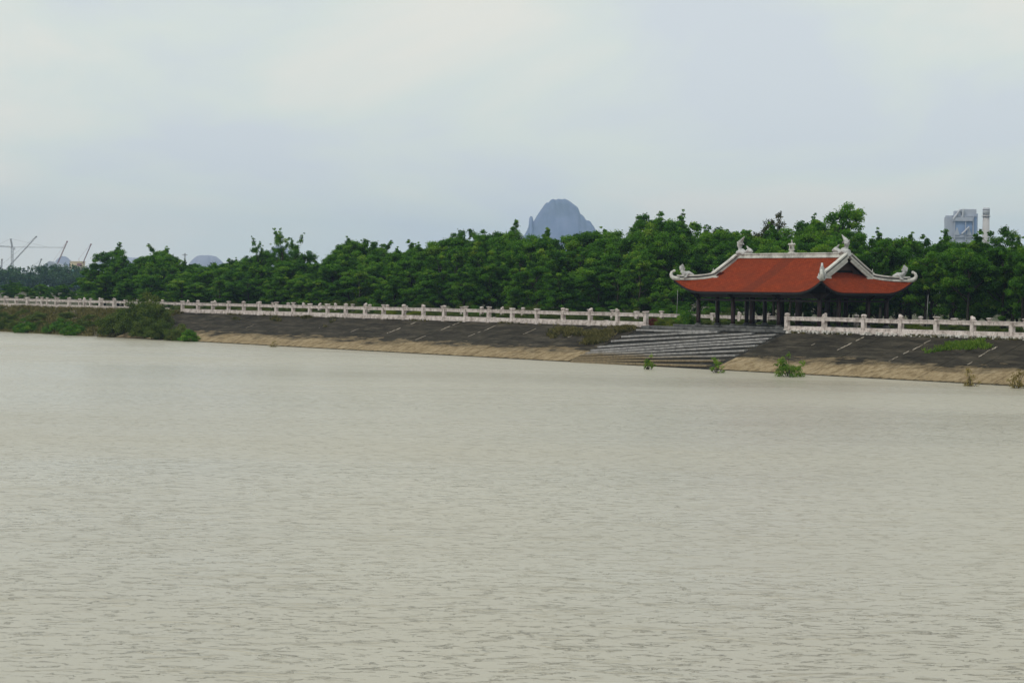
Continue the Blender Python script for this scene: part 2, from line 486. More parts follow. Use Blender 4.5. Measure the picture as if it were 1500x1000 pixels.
slab_run(-79.5, 0.0)
slab_run(16.9, 55.9)
# pale mortar left in some of the joints
def mortar(s_, t0, t1, w=0.09):
    """a broken line of old mortar: a few ragged pieces with gaps"""
    t_a = t0
    while t_a > t1 + 0.1:
        t_b = max(t1, t_a - rs.uniform(0.35, 1.3))
        b = MB(); n = max(2, int((t_a - t_b) / 0.16)); off = rs.uniform(-.05, .05)
        V, F = [], []
        for i in range(n + 1):
            t_ = t_a + (t_b - t_a) * i / n
            x = s_ + off + rs.uniform(-.035, .035)
            k = w * rs.uniform(0.25, 1.15) * (0.3 if i in (0, n) else 1)
            zt = rs.uniform(0.030, 0.060)
            V += [(x - k, t_, bank_z(t_) - 0.02), (x + k, t_, bank_z(t_) - 0.02), (x + k * .7, t_, bank_z(t_) + zt), (x - k * .7, t_, bank_z(t_) + zt)]
        for i in range(n):
            o = i * 4
            F += [(o + k, o + (k + 1) % 4, o + 4 + (k + 1) % 4, o + 4 + k) for k in range(4)]
        F += [(3, 2, 1, 0), (n * 4, n * 4 + 1, n * 4 + 2, n * 4 + 3)]
        b.add(V, F); b.build('mortar_strip', M['mortar'], bank)
        t_a = t_b - rs.choice((0.02, 0.05, 0.3, 0.6))
for s_, t0, t1, w in ((25.1, -0.9, -3.9, .075), (31.6, -1.0, -3.2, .07), (31.5, -3.4, -5.6, .055), (38.1, -1.9, -4.0, .07), (38.4, -5.0, -5.6, .06), (21.7, -2.6, -3.0, .05), (44.6, -1.4, -2.9, .06),
                      (-6.3, -1.4, -3.4, .06), (-9.2, -1.2, -2.2, .05), (-12.9, -1.5, -3.0, .05), (-19.3, -1.0, -2.5, .08), (-19.5, -2.7, -4.2, .06), (-25.6, -0.5, -2.7, .09), (-25.7, -4.4, -5.6, .05), (-32.2, -0.8, -2.2, .08), (-32.3, -2.6, -4.2, .08), (-38.6, -3.2, -4.3, .05),
                      (-45.3, -2.6, -3.6, .05), (-58.3, -3.4, -4.4, .05)):
    mortar(s_, t0, t1, w)

# ---------------------------------------------------------------- steps and landing
steps = tag(empty('stone_steps', (8, -4, 1.4)), 'wide grey stone stairway running down the bank from the pavilion to the water', 'stairway')
inv = Matrix.Translation((-8, 4, -1.4))
def sbuild(b, name, mat, bevel=0.0):
    b.v = [tuple(inv @ Vector(p)) for p in b.v]
    return b.build(name, mat, steps, bevel=bevel)
SLN = [((0.10, -1.25), (8.6, -0.98)), ((0.05, -2.91), (9.6, -0.98)), ((0.12, -4.14), (13.6, -1.12)), ((0.05, -5.60), (16.3, -1.30)), ((0.15, -6.45), (16.4, -2.10)),
       ((0.2, -7.05), (16.5, -2.90)), ((0.25, -7.65), (16.6, -3.85)), ((0.3, -8.2), (16.5, -4.95)), ((0.4, -8.65), (16.6, -6.05)), ((0.6, -9.0), (16.3, -7.3)), ((0.8, -9.3), (16.0, -8.5))]
for i, (L, Q) in enumerate(SLN):
    d = Vector((Q[0] - L[0], Q[1] - L[1], 0)); d.normalize()
    inn = Vector((-d.y, d.x, 0))
    segs = 4                                              # each course is laid in four blocks
    for k in range(segs):
        def P(u):
            s_ = L[0] + (Q[0] - L[0]) * u; t_ = L[1] + (Q[1] - L[1]) * u
            return Vector((s_, t_, bank_z(t_) + 0.17))
        a0, a1 = P(k / segs), P((k + 1) / segs)
        g = d * 0.012
        j = Vector((0, 0, rs.uniform(-0.02, 0.02)))
        a0 = a0 + g + j; a1 = a1 - g + j
        dep = 0.62
        top = [a0, a1, a1 + inn * dep, a0 + inn * dep]
        lo = [Vector((p.x, p.y, p.z - 0.165)) for p in top]
        b = MB(); b.hexa(lo, top)
        sbuild(b, 'step_block', M['step'], bevel=0.014)
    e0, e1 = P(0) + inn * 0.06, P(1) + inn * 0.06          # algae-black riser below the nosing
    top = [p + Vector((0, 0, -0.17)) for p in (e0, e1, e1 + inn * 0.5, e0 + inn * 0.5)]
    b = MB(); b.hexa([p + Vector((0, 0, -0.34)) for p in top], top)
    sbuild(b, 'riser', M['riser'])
b = MB()                                                   # paved bed between the courses
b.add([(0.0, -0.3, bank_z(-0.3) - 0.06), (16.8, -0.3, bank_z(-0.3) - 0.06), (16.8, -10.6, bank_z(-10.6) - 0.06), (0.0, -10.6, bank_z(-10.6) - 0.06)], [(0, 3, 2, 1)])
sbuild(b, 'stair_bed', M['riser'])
# landing slabs along the top of the stairs
for k in range(8):
    x0 = 0.02 + k * 2.08; x1 = x0 + 2.05
    zt = GZ + 0.06 + rs.uniform(-0.012, 0.012); t0 = -0.55 - rs.uniform(0, 0.04)
    b = MB(); b.box(((x0 + x1) / 2, (t0 + 1.0) / 2, zt - 0.11), (x1 - x0, 1.0 - t0, 0.22))
    sbuild(b, 'landing_slab', M['paving'], bevel=0.012)

# ---------------------------------------------------------------- pavilion
PX, PY, PZ = 10.60, 6.67, 3.10
pav = tag(empty('pavilion', (PX, PY, GZ)), 'open timber pavilion with red tiled curved roof and white ridges by the river', 'pavilion')
DZ = PZ - GZ
def pbuild(b, name, mat, parent=None, smooth=False, bevel=0.0):
    """shapes are given from the pavilion floor; the pavilion's own origin is the ground"""
    b.v = [(p[0], p[1], p[2] + DZ) for p in b.v]
    return b.build(name, mat, parent or pav, smooth, bevel)
b = MB(); b.box((0, 0, -0.17), (16.6, 11.0, 0.24)); pbuild(b, 'plinth', M['paving'], bevel=0.02)
# kerb stones along the front and the near side of the plinth
for k in range(9):
    w = 16.7 / 9
    b = MB(); b.box((-8.35 + (k + .5) * w, -5.42, -0.035), (w - 0.02, 0.42, 0.15)); pbuild(b, 'kerb_stone', M['paving'], bevel=0.012)
CX = [-6.84, -2.74, 2.46, 6.84]
CY = [-4.07, -1.79, 1.79, 4.07]
for i, x in enumerate(CX):
    for j, y in enumerate(CY):
        inner = 0 < i < 3 and 0 < j < 3
        r = 0.235 if inner else 0.185
        top = 4.6 if inner else 2.75
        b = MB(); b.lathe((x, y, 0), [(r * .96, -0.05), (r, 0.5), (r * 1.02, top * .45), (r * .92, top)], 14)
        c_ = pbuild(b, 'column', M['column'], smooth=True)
        b = MB(); b.lathe((x, y, 0), [(r * 1.75, -0.05), (r * 1.7, 0.06), (r * 1.25, 0.15), (r * 1.1, 0.17)], 14)
        o = pbuild(b, 'column_base', M['paving'], smooth=False); o.parent = c_
# beams round the columns and across
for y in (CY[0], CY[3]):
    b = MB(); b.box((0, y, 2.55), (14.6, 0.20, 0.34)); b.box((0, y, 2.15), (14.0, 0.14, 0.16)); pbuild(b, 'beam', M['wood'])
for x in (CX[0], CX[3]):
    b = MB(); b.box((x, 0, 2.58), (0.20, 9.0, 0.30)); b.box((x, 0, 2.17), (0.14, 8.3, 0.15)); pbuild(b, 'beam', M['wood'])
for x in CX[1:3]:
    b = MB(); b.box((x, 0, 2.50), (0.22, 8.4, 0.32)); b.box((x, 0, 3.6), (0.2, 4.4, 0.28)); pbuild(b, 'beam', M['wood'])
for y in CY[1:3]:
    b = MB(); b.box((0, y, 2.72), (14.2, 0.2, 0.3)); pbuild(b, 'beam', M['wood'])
# carved brackets under the eaves at the outer columns
for x in CX:
    for sy in (-1, 1):
        b = MB(); b.hexa([(x - .07, sy * 4.2, 2.05), (x + .07, sy * 4.2, 2.05), (x + .07, sy * 4.3, 2.3), (x - .07, sy * 4.3, 2.3)],
                         [(x - .07, sy * 4.2, 2.78), (x + .07, sy * 4.2, 2.78), (x + .07, sy * 5.1, 2.78), (x - .07, sy * 5.1, 2.78)])
        pbuild(b, 'bracket', M['wood'])
for y in CY:
    for sx_ in (-1, 1):
        b = MB(); b.hexa([(sx_ * 6.97, y - .07, 2.05), (sx_ * 6.97, y + .07, 2.05), (sx_ * 7.07, y + .07, 2.3), (sx_ * 7.07, y - .07, 2.3)],
                         [(sx_ * 6.97, y - .07, 2.78), (sx_ * 6.97, y + .07, 2.78), (sx_ * 7.87, y + .07, 2.78), (sx_ * 7.87, y - .07, 2.78)])
        pbuild(b, 'bracket', M['wood'])

RA, RB, RG, VG = 8.14, 5.37, 6.20, 0.46
EZ, RH = 2.86, 2.92
def prof(v): return EZ + RH * (0.87 * v + 0.13 * v * v)
def lx(v): return RA - (RA - RG) * min(v / VG, 1.0)
def ly(v): return RB * (1 - v)
def corner(d, v):
    w = max(0.0, 1 - v / VG)
    g = max(0.0, 1 - d / 3.0)
    return w ** 1.3 * g ** 2.4
def front(u, v, sy):
    L = lx(v); x = u * L; d = L - abs(x); k = corner(d, v)
    sg = 1 if x > 0 else -1
    return (x + sg * 0.20 * k, sy * (ly(v) + 0.20 * k), prof(v) + 1.0 * k)
def side(u, v, sx_):
    L = ly(v); y = u * L; d = L - abs(y); k = corner(d, v)
    sg = 1 if y > 0 else -1
    return (sx_ * (lx(v) + 0.20 * k), y + sg * 0.20 * k, prof(v) + 1.0 * k)
def grid_obj(name, fn, us, vsamp, uvfn, mat, parent, flip, dz=0.0):
    V, UV = [], []
    for v in vsamp:
        for u in us:
            p = fn(u, v); V.append((p[0], p[1], p[2] + DZ + dz)); UV.append(uvfn(p, u, v))
    c = len(us); F = []
    for i in range(len(vsamp) - 1):
        for k in range(c - 1):
            q = (i * c + k, i * c + k + 1, (i + 1) * c + k + 1, (i + 1) * c + k)
            F.append(q[::-1] if flip else q)
    me = np_mesh(name, V, F, mat, smooth=True)
    uvl = me.uv_layers.new(name='UVMap')
    for l in me.loops: uvl.data[l.index].uv = UV[l.vertex_index]
    return link(name, me, parent)
us = [math.sin(t_ * math.pi / 2) for t_ in np.linspace(-1, 1, 97)]
vA = list(np.linspace(0, VG, 15)) + list(np.linspace(VG, 1, 12))[1:]
vB = list(np.linspace(0, VG, 15))
SLEN = math.hypot(RB, RH)
# roof frame: rafters' underside, closed rim, as the part that carries tiles and ridges
roofV = MB()
def add_grid(fn, us_, vs_, dz, flip):
    V = [(*fn(u, v)[:2], fn(u, v)[2] + dz) for v in vs_ for u in us_]; c = len(us_); F = []
    for i in range(len(vs_) - 1):
        for k in range(c - 1):
            q = (i * c + k, i * c + k + 1, (i + 1) * c + k + 1, (i + 1) * c + k)
            F.append(q[::-1] if flip else q)
    roofV.add(V, F)
def add_rim(fn, us_, dz0, dz1):
    V = [(*fn(u, 0)[:2], fn(u, 0)[2] + dz) for dz in (dz0, dz1) for u in us_]; c = len(us_)
    roofV.add(V, [(k, k + 1, c + k + 1, c + k) for k in range(c - 1)])
for sy in (-1, 1):
    add_grid(lambda u, v: front(u, v, sy), us, vA, -0.20, sy < 0)
    add_rim(lambda u, v: front(u, v, sy), us, -0.20, -0.035)
for sx_ in (-1, 1):
    add_grid(lambda u, v: side(u, v, sx_), us, vB, -0.20, sx_ > 0)
    add_rim(lambda u, v: side(u, v, sx_), us, -0.20, -0.035)
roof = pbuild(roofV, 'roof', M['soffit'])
for sy in (-1, 1):
    grid_obj('tile_slope', lambda u, v: front(u, v, sy), us, vA, lambda p, u, v: (p[0], v * SLEN), M['tile'], roof, sy > 0)
for sx_ in (-1, 1):
    vC = vB + [VG * 1.12, VG * 1.3]
    def sd(u, v, q=sx_):
        if v <= VG: return side(u, v, q)
        y = u * ly(VG) * .98
        return (q * (RG - (RA - RG) * (v / VG - 1)), y, prof(VG) + (v - VG) * RH * 0.95)
    grid_obj('tile_slope', sd, us, vC, lambda p, u, v: (p[1] + 30, v / VG * 2.4), M['tile'], roof, sx_ < 0)
# eave tile edge: thin red lip
for fn, nm in ((lambda u: front(u, 0, -1), 0), (lambda u: front(u, 0, 1), 1), (lambda u: side(u, 0, 1), 2), (lambda u: side(u, 0, -1), 3)):
    b = MB(); pts = [fn(u) for u in us]; c = len(pts)
    V = [(p[0], p[1], p[2] + 0.012) for p in pts] + [(p[0], p[1], p[2] - 0.045) for p in pts]
    b.add(V, [(k, k + 1, c + k + 1, c + k) for k in range(c - 1)])
    o = pbuild(b, 'eave_edge', M['tile'], roof)
# ridge
b = MB(); b.box((0, 0, prof(1) + 0.10), (2 * RG - 0.2, 0.26, 0.30)); b.box((0, 0, prof(1) + 0.31), (2 * RG - 0.5, 0.36, 0.10)); b.box((0, 0, prof(1) - 0.02), (2 * RG - 0.2, 0.40, 0.08))
pbuild(b, 'ridge', M['trim'], roof, bevel=0.012)
def double_band(path, lat, name, w2=None):
    b = MB(); b.sweep(path, lat, 0.34, 0.17, -0.03, w2); b.sweep(path, lat, 0.34, 0.12, 0.27, w2)
    o = pbuild(b, name, M['trim'], roof)
    b = MB(); b.sweep(path, lat, 0.18, 0.15, 0.13, w2); c_ = pbuild(b, 'groove', M['trim_dark'], roof)
    return o
for sx_ in (-1, 1):
    for sy in (-1, 1):
        # verge from the apex down to the gable foot
        path = [(sx_ * (RG + 0.02), sy * ly(v), prof(v) + 0.02) for v in np.linspace(0.985, VG, 12)]
        double_band(path, (1, 0, 0), 'verge_band')
        # barge board on the gable face
        b = MB(); pp = [(sx_ * (RG + 0.10), sy * ly(v), prof(v) - 0.30) for v in np.linspace(0.97, VG + 0.01, 12)]
        b.sweep(pp, (1, 0, 0), 0.10, 0.30, 0.0); pbuild(b, 'barge_board', M['trim'], roof)
        # hip from the gable foot to the corner and up into the horn
        hp = [Vector(front(sx_ * 1.0, v, sy)) for v in np.linspace(VG, 0, 16)]
        dg = Vector((sx_, sy, 0)).normalized()
        tip = hp[-1]
        b = MB(); lat = Vector((-dg.y, dg.x, 0))
        double_band([tuple(p) for p in hp[:-1]], lat, 'hip_band')
        horn = [hp[-3] + Vector((0, 0, .06)), hp[-2] + Vector((0, 0, .07)), tip + dg * 0.02 + Vector((0, 0, .10)), tip + dg * 0.19 + Vector((0, 0, 0.24)), tip + dg * 0.25 + Vector((0, 0, 0.42)), tip + dg * 0.18 + Vector((0, 0, 0.60)), tip + dg * 0.03 + Vector((0, 0, 0.72))]
        b.tube([tuple(p) for p in horn], [0.20, 0.20, 0.19, 0.165, 0.14, 0.115, 0.09], 8, up=tuple(lat))
        b.ball(tuple(horn[-1] + dg * -0.05 + Vector((0, 0, 0.0))), 0.125, 8, 5)
        pbuild(b, 'horn', M['trim'], roof, smooth=True)
        # crouching guardian a little up the hip from the horn
        q = hp[-5]; dn = (hp[-5] - hp[-7]).normalized(); z_ = Vector((0, 0, 1))
        b = MB()
        b.tube([tuple(q - dn * 0.75 + z_ * .36), tuple(q - dn * .35 + z_ * .50), tuple(q + dn * 0.05 + z_ * .48), tuple(q + dn * .22 + z_ * .72), tuple(q + dn * .18 + z_ * 1.02)], [.10, .22, .25, .19, .15], 8, up=tuple(lat))
        hd = q + dn * .20 + z_ * 1.06
        b.hexa([tuple(hd - dn * .24 - lat * .15 - z_ * .18), tuple(hd + dn * .24 - lat * .13 - z_ * .26), tuple(hd + dn * .24 + lat * .13 - z_ * .26), tuple(hd - dn * .24 + lat * .15 - z_ * .18)],
               [tuple(hd - dn * .02 - lat * .07 + z_ * .30), tuple(hd + dn * .30 - lat * .06 + z_ * .05), tuple(hd + dn * .30 + lat * .06 + z_ * .05), tuple(hd - dn * .02 + lat * .07 + z_ * .30)])
        for e_ in (-1, 1):
            b.tube([tuple(q - dn * .25 + lat * e_ * .2 + z_ * .5), tuple(q - dn * .1 + lat * e_ * .26 + z_ * .2), tuple(q + dn * .12 + lat * e_ * .24 + z_ * .12)], [.12, .09, .07], 6)
        pbuild(b, 'guardian_figure', M['trim_grey'], roof, smooth=False)
        # scroll stubs and a small peg where verge and hip meet
        gq = Vector((sx_ * (RG + 0.1), sy * ly(VG), prof(VG)))
        b = MB(); b.box((gq.x, gq.y - sy * 0.36, gq.z - 0.06), (0.26, 0.66, 0.14)); b.box((gq.x - sx_ * 0.34, gq.y + sy * 0.10, gq.z - 0.02), (0.60, 0.24, 0.14))
        b.box((gq.x, gq.y, gq.z + 0.56), (0.10, 0.10, 0.36), top=.3)
        pbuild(b, 'scroll_stub', M['trim'], roof, bevel=0.015)
    # gable wall with a low opening, set back under the verge
    gx = sx_ * (RG - 0.42)
    zb = prof(VG) - 0.05; b = MB()
    hw = ly(VG)
    out = [(-hw, zb), (-1.55, zb), (-0.95, zb + 0.62), (0.95, zb + 0.62), (1.55, zb), (hw, zb), (0, prof(1) - 0.05)]
    th = 0.06
    V = [(gx, y, z_) for y, z_ in out] + [(gx - sx_ * th, y, z_) for y, z_ in out]
    F = [(0, 1, 2, 6), (2, 3, 6), (3, 4, 5, 6), (7, 13, 9, 8), (9, 13, 10), (10, 13, 12, 11), (1, 8, 9, 2), (2, 9, 10, 3), (3, 10, 11, 4)]
    b.add(V, F); pbuild(b, 'gable_wall', M['gable'], roof)
    b = MB(); b.box((gx - sx_ * 0.35, 0, zb + .33), (0.06, 2.5, 0.75)); pbuild(b, 'gable_backing', M['soffit'], roof)
    # ridge-end dragon: block body, head turned inwards, tail fin rising
    x0 = sx_ * (RG - 0.30); zr = prof(1)
    b = MB(); i_ = -sx_
    b.tube([(x0 + sx_ * .42, 0, zr - .02), (x0 + sx_ * .2, 0, zr + .38), (x0 + i_ * .15, 0, zr + .52), (x0 + i_ * .55, 0, zr + .30)], [.24, .36, .36, .26], 10, up=(0, 1, 0), flat=.75)
    b.tube([(x0 + i_ * .50, 0, zr + .34), (x0 + i_ * .78, 0, zr + .52), (x0 + i_ * 1.02, 0, zr + .62), (x0 + i_ * 1.34, 0, zr + .50)], [.14, .22, .27, .13], 8, up=(0, 1, 0), flat=.8)
    b.tube([(x0 + i_ * .85, 0, zr + .40), (x0 + i_ * 1.15, 0, zr + .36), (x0 + i_ * 1.30, 0, zr + .33)], [.14, .10, .05], 6, up=(0, 1, 0))
    b.tube([(x0 + i_ * .9, 0, zr + .78), (x0 + i_ * .72, 0, zr + .95), (x0 + i_ * .66, 0, zr + 1.02)], [.09, .06, .02], 6)
    b.tube([(x0 + sx_ * .05, 0, zr + .45), (x0 + sx_ * .10, 0, zr + .80), (x0 + sx_ * .16, 0, zr + 1.05), (x0 + sx_ * .02, 0, zr + 1.38), (x0 + i_ * .22, 0, zr + 1.62), (x0 + i_ * .42, 0, zr + 1.82)], [.26, .19, .30, .27, .12, .03], 8, up=(0, 1, 0), flat=.55)
    b.tube([(x0 + sx_ * .14, 0, zr + 1.05), (x0 + sx_ * .36, 0, zr + 1.2), (x0 + sx_ * .44, 0, zr + 1.4)], [.14, .09, .03], 6, up=(0, 1, 0), flat=.5)
    b.tube([(x0 + i_ * .02, 0, zr + 1.15), (x0 + i_ * .26, 0, zr + 1.22), (x0 + i_ * .36, 0, zr + 1.1)], [.14, .09, .03], 6, up=(0, 1, 0), flat=.5)
    pbuild(b, 'dragon_finial', M['trim_grey'], roof, smooth=False)
# lantern-shaped finial in the middle of the ridge
zr = prof(1) + 0.36
b = MB(); b.box((0, 0, zr + 0.04), (0.66, 0.34, 0.12)); b.box((0, 0, zr + 0.16), (0.42, 0.30, 0.16), top=.75)
n = 20; V, F = [], []
for sy in (-1, 1):
    for k in range(n):
        an = 2 * math.pi * k / n
        V.append((0.135 * math.cos(an), sy * .13, zr + .60 + .26 * math.sin(an)))
    for k in range(n):
        an = 2 * math.pi * k / n; c_, s_ = math.cos(an), math.sin(an); q = max(abs(c_), abs(s_))
        V.append((0.24 * c_ / q * (.9 + .1 * abs(s_)), sy * .13, zr + .60 + .37 * s_ / q))
for k in range(n):
    k2 = (k + 1) % n
    F += [(k, k2, n + k2, n + k), (2 * n + k, 3 * n + k, 3 * n + k2, 2 * n + k2), (k, 2 * n + k, 2 * n + k2, k2), (n + k, n + k2, 3 * n + k2, 3 * n + k)]
b.add(V, F)
b.box((0, 0, zr + 1.00), (0.72, 0.42, 0.10), top=.8); b.box((0, 0, zr + 1.10), (0.46, 0.28, 0.12), top=.4)
for e_ in (-1, 1):
    b.box((e_ * .36, 0, zr + 1.06), (0.10, 0.14, 0.18), top=.4); b.box((e_ * .29, 0, zr + .38), (0.12, 0.14, 0.12)); 
b.lathe((0, 0, zr + 1.14), [(.12, 0), (.07, .12), (.10, .18), (.05, .30), (.01, .46)], 8)
b.v = [(p[0] * .85, p[1] * .85, zr + (p[2] - zr) * .72) for p in b.v]
pbuild(b, 'lantern_finial', M['trim'], roof)

# ---------------------------------------------------------------- balustrades
def cap_mesh(kind):
    b = MB()
    if kind == 0:      # flared lotus cap
        b.lathe((0, 0, 0), [(.17, 0), (.13, .05), (.15, .09), (.27, .20), (.275, .235), (.20, .26)], 4)
    elif kind == 1:    # rounded bud, weathered
        b.lathe((0, 0, 0), [(.20, 0), (.14, .04), (.22, .11), (.235, .20), (.17, .27), (.06, .30)], 8)
    elif kind == 2:    # carved lion-like lump leaning to one side
        b.ball((0.02, 0, .14), (.21, .19, .16), 8, 5); b.ball((.12, 0, .25), (.13, .13, .11), 8, 5); b.box((0, 0, .02), (.36, .36, .06))
    else:              # flat slab cap
        b.box((0, 0, .05), (.30, .30, .10)); b.box((0, 0, .135), (.46, .46, .09), top=.86)
    return b.mesh('cap', M['stone'], smooth=False)
CAPS = [cap_mesh(k) for k in range(4)]
def post_mesh():
    b = MB(); b.box((0, 0, .45), (.34, .34, 1.30), top=.97); b.box((0, 0, .02), (.44, .44, .28)); b.box((0, 0, 1.115), (.38, .38, .06))
    return b.mesh('post', M['stone'], bevel=0.012)
POST = post_mesh()
rf = random.Random(21)
def balustrade(name, label, group, t, posts, base_z, rubble=False, gaps=()):
    root = tag(empty(name, (posts[0], t, base_z)), label, 'balustrade', group)
    for i, s_ in enumerate(posts):
        p = link('post', POST, root, (s_ - posts[0], 0, rf.uniform(-.02, .02)), (rf.uniform(-.012, .012), rf.uniform(-.012, .012), rf.uniform(-.03, .03)))
        if rf.random() < 0.93:
            kd = rf.choices((0, 1, 2, 3), (4, 3, 2.2, 3))[0]
            link('cap', CAPS[kd], p, (0, 0, 1.14), (rf.uniform(-.06, .06), rf.uniform(-.06, .06), rf.choice((0, 1.57, 3.14, 4.71)) + rf.uniform(-.15, .15)))
        if i + 1 < len(posts) and i not in gaps:
            L = posts[i + 1] - s_ - 0.36; xm = (s_ + posts[i + 1]) / 2 - posts[0]
            b = MB(); b.box((0, 0, .955), (L, .24, .27)); b.box((0, 0, 1.10), (L, .30, .06)); r1 = b.build('rail', M['stone'], root, bevel=0.012)
            r1.location = (xm, 0, rf.uniform(-.015, .015)); r1.rotation_euler = (0, rf.uniform(-.006, .006), 0)
            b = MB(); b.box((xm, 0, .27), (L, .28, .24)); b.box((xm, 0, .05), (L, .40, .22)); b.build('bottom_rail', M['stone'], root, bevel=0.012)
    if rubble:
        b = MB(); x = 0.0; X1 = posts[-1] - posts[0]
        while x < X1:
            for lay in (0, 1):
                w = rf.uniform(.12, .34); hgt = rf.uniform(.10, .20)
                if rf.random() < .70:
                    P = []
                    for zz in (0, 1):
                        for (ax, ay) in ((-1, -1), (1, -1), (1, 1), (-1, 1)):
                            P.append((x + ax * w / 2 * rf.uniform(.7, 1.05), -0.30 + ay * .12 * rf.uniform(.6, 1.1), -0.22 + lay * .17 + zz * hgt * rf.uniform(.75, 1.1)))
                    b.hexa(P[:4], P[4:])
            x += rf.uniform(.14, .30)
        o = b.build('rubble_footing', M['rubble'], root); o['kind'] = 'stuff'
    return root
pB = [-79.8, -76.2, -72.8, -69.3, -66.0, -62.6, -59.2, -55.8, -52.5, -49.1, -45.7, -42.2, -38.9, -35.4, -32.1, -28.7, -25.3, -21.7, -18.2, -14.6, -10.9, -7.2, -3.6, 0.0]
pA = [-172, -168, -164, -160, -156, -152.3, -148.6, -144.8, -140.8, -137.0, -132.8, -128.6, -125.1, -121.4, -117.2, -113.0, -109.1, -104.9, -100.6, -96.7]
pC = [16.4, 20.3, 24.3, 27.9, 31.2, 34.5, 37.9, 41.4, 44.9, 48.4, 51.9]
G1 = 'pale stone balustrades along the promenade'
balustrade('balustrade', 'long pale stone balustrade on the embankment between big bush and stairway', G1, 0.0, pB, GZ)
balustrade('balustrade', 'pale stone balustrade at far left above the overgrown bank', G1, 0.0, pA, GZ)
balustrade('balustrade', 'pale stone balustrade with broken rubble footing right of the stairway', G1, 0.0, pC, GZ, rubble=True)
pD = [-171.6 + 3.46 * i for i in range(65)]
balustrade('balustrade', 'rear stone balustrade across the promenade behind the pavilion', G1, 13.6, pD, GZ - 0.25)

# ================================================================ vegetation
def leaf_cloud(rng, centers, radii, per, size, tint, flat=0.75, outw=0.55, upw=0.35):
    """many small rhombic leaves spread through clumps; returns verts, faces, tint"""
    centers = np.asarray(centers, float); radii = np.asarray(radii, float)
    per = np.maximum(3, np.asarray(per).astype(int))
    idx = np.repeat(np.arange(len(centers)), per); n = len(idx)
    d = rng.normal(size=(n, 3)); d /= np.linalg.norm(d, axis=1, keepdims=True)
    rad = np.abs(rng.normal(0.0, 0.26, n)) + 0.82 * rng.uniform(0.05, 1.0, n) ** 0.6
    off = d * rad[:, None] * radii[idx][:, None]; off[:, 2] *= flat
    P = centers[idx] + off
    nrm = d * outw + rng.normal(size=(n, 3)) * 0.65 + np.array([0, 0, upw])
    nrm /= np.linalg.norm(nrm, axis=1, keepdims=True)
    t = rng.normal(size=(n, 3)); t -= nrm * (t * nrm).sum(1, keepdims=True); t /= np.linalg.norm(t, axis=1, keepdims=True)
    b = np.cross(nrm, t)
    L = size * rng.uniform(0.65, 1.35, n)[:, None]
    V = np.stack([P - t * L * .5, P + b * L * .30 - t * L * .05, P + t * L * .5, P - b * L * .30 - t * L * .05], 1)
    F = np.arange(4 * n).reshape(n, 4)
    ti = np.clip(tint[idx] + rng.normal(0, 0.13, n), 0, 1)
    return V.reshape(-1, 3), F, np.repeat(ti, 4)

def crown_points(rng, H, Rr, nl, ncl, base=0.14, shell=0.80, spiky=0.0):
    """clump centres on the outside of several lobes that pile up to an uneven crown"""
    lobes = []
    for k in range(nl):
        u = (k + rng.uniform(0, 1)) / nl
        z = H * (base + (0.90 - base) * u)
        prof_ = math.sin(math.pi * min(1, 0.22 + 0.72 * u)) ** 0.7
        ang = rng.uniform(0, 2 * math.pi); rr = Rr * prof_ * rng.uniform(0.25, 0.62)
        lr = Rr * rng.uniform(0.36, 0.56) * (0.75 + 0.35 * (1 - u))
        if u > 0.82: rr *= 0.55; lr *= rng.uniform(0.55, 0.9)
        lobes.append((rr * math.cos(ang), rr * math.sin(ang), min(z, H - lr * 0.8), lr))
    lobes.append((rng.normal(0, .3), rng.normal(0, .3), H - Rr * .42, Rr * .42))
    for k in range(2):
        a = rng.uniform(0, 6.28); lobes.append((math.cos(a) * Rr * .5, math.sin(a) * Rr * .5, H * rng.uniform(.72, .86) - Rr * .2, Rr * .40))
    C, Q = [], []
    w = np.array([l[3] ** 2 for l in lobes]); w /= w.sum()
    for k in range(ncl):
        l = lobes[rng.choice(len(lobes), p=w)]
        d = rng.normal(size=3); d /= np.linalg.norm(d)
        if d[2] < -0.4: d[2] *= -0.5
        r = l[3] * (shell + (1.06 - shell) * rng.uniform() ** 0.6)
        p = np.array(l[:3]) + d * r * np.array([1, 1, .85])
        if p[2] < 0.25: p[2] = rng.uniform(0.25, 0.8)
        C.append(p); Q.append(rng.uniform(0.30, 0.62) * (0.8 + 0.25 * rng.uniform()))
    for k in range(int(spiky)):                        # leafy shoots sticking out of the top
        l = lobes[rng.integers(len(lobes))]
        a = rng.uniform(0, 6.28); q = np.array([l[0] + math.cos(a) * l[3] * .5, l[1] + math.sin(a) * l[3] * .5, l[2] + l[3] * .72])
        dr = np.array([math.cos(a) * .35, math.sin(a) * .35, 1.0]) * rng.uniform(.16, .24)
        for j in range(6):
            C.append(q + dr * j + rng.normal(0, .09, 3)); Q.append(.36 - .045 * j)
    return np.array(C), np.array(Q), lobes

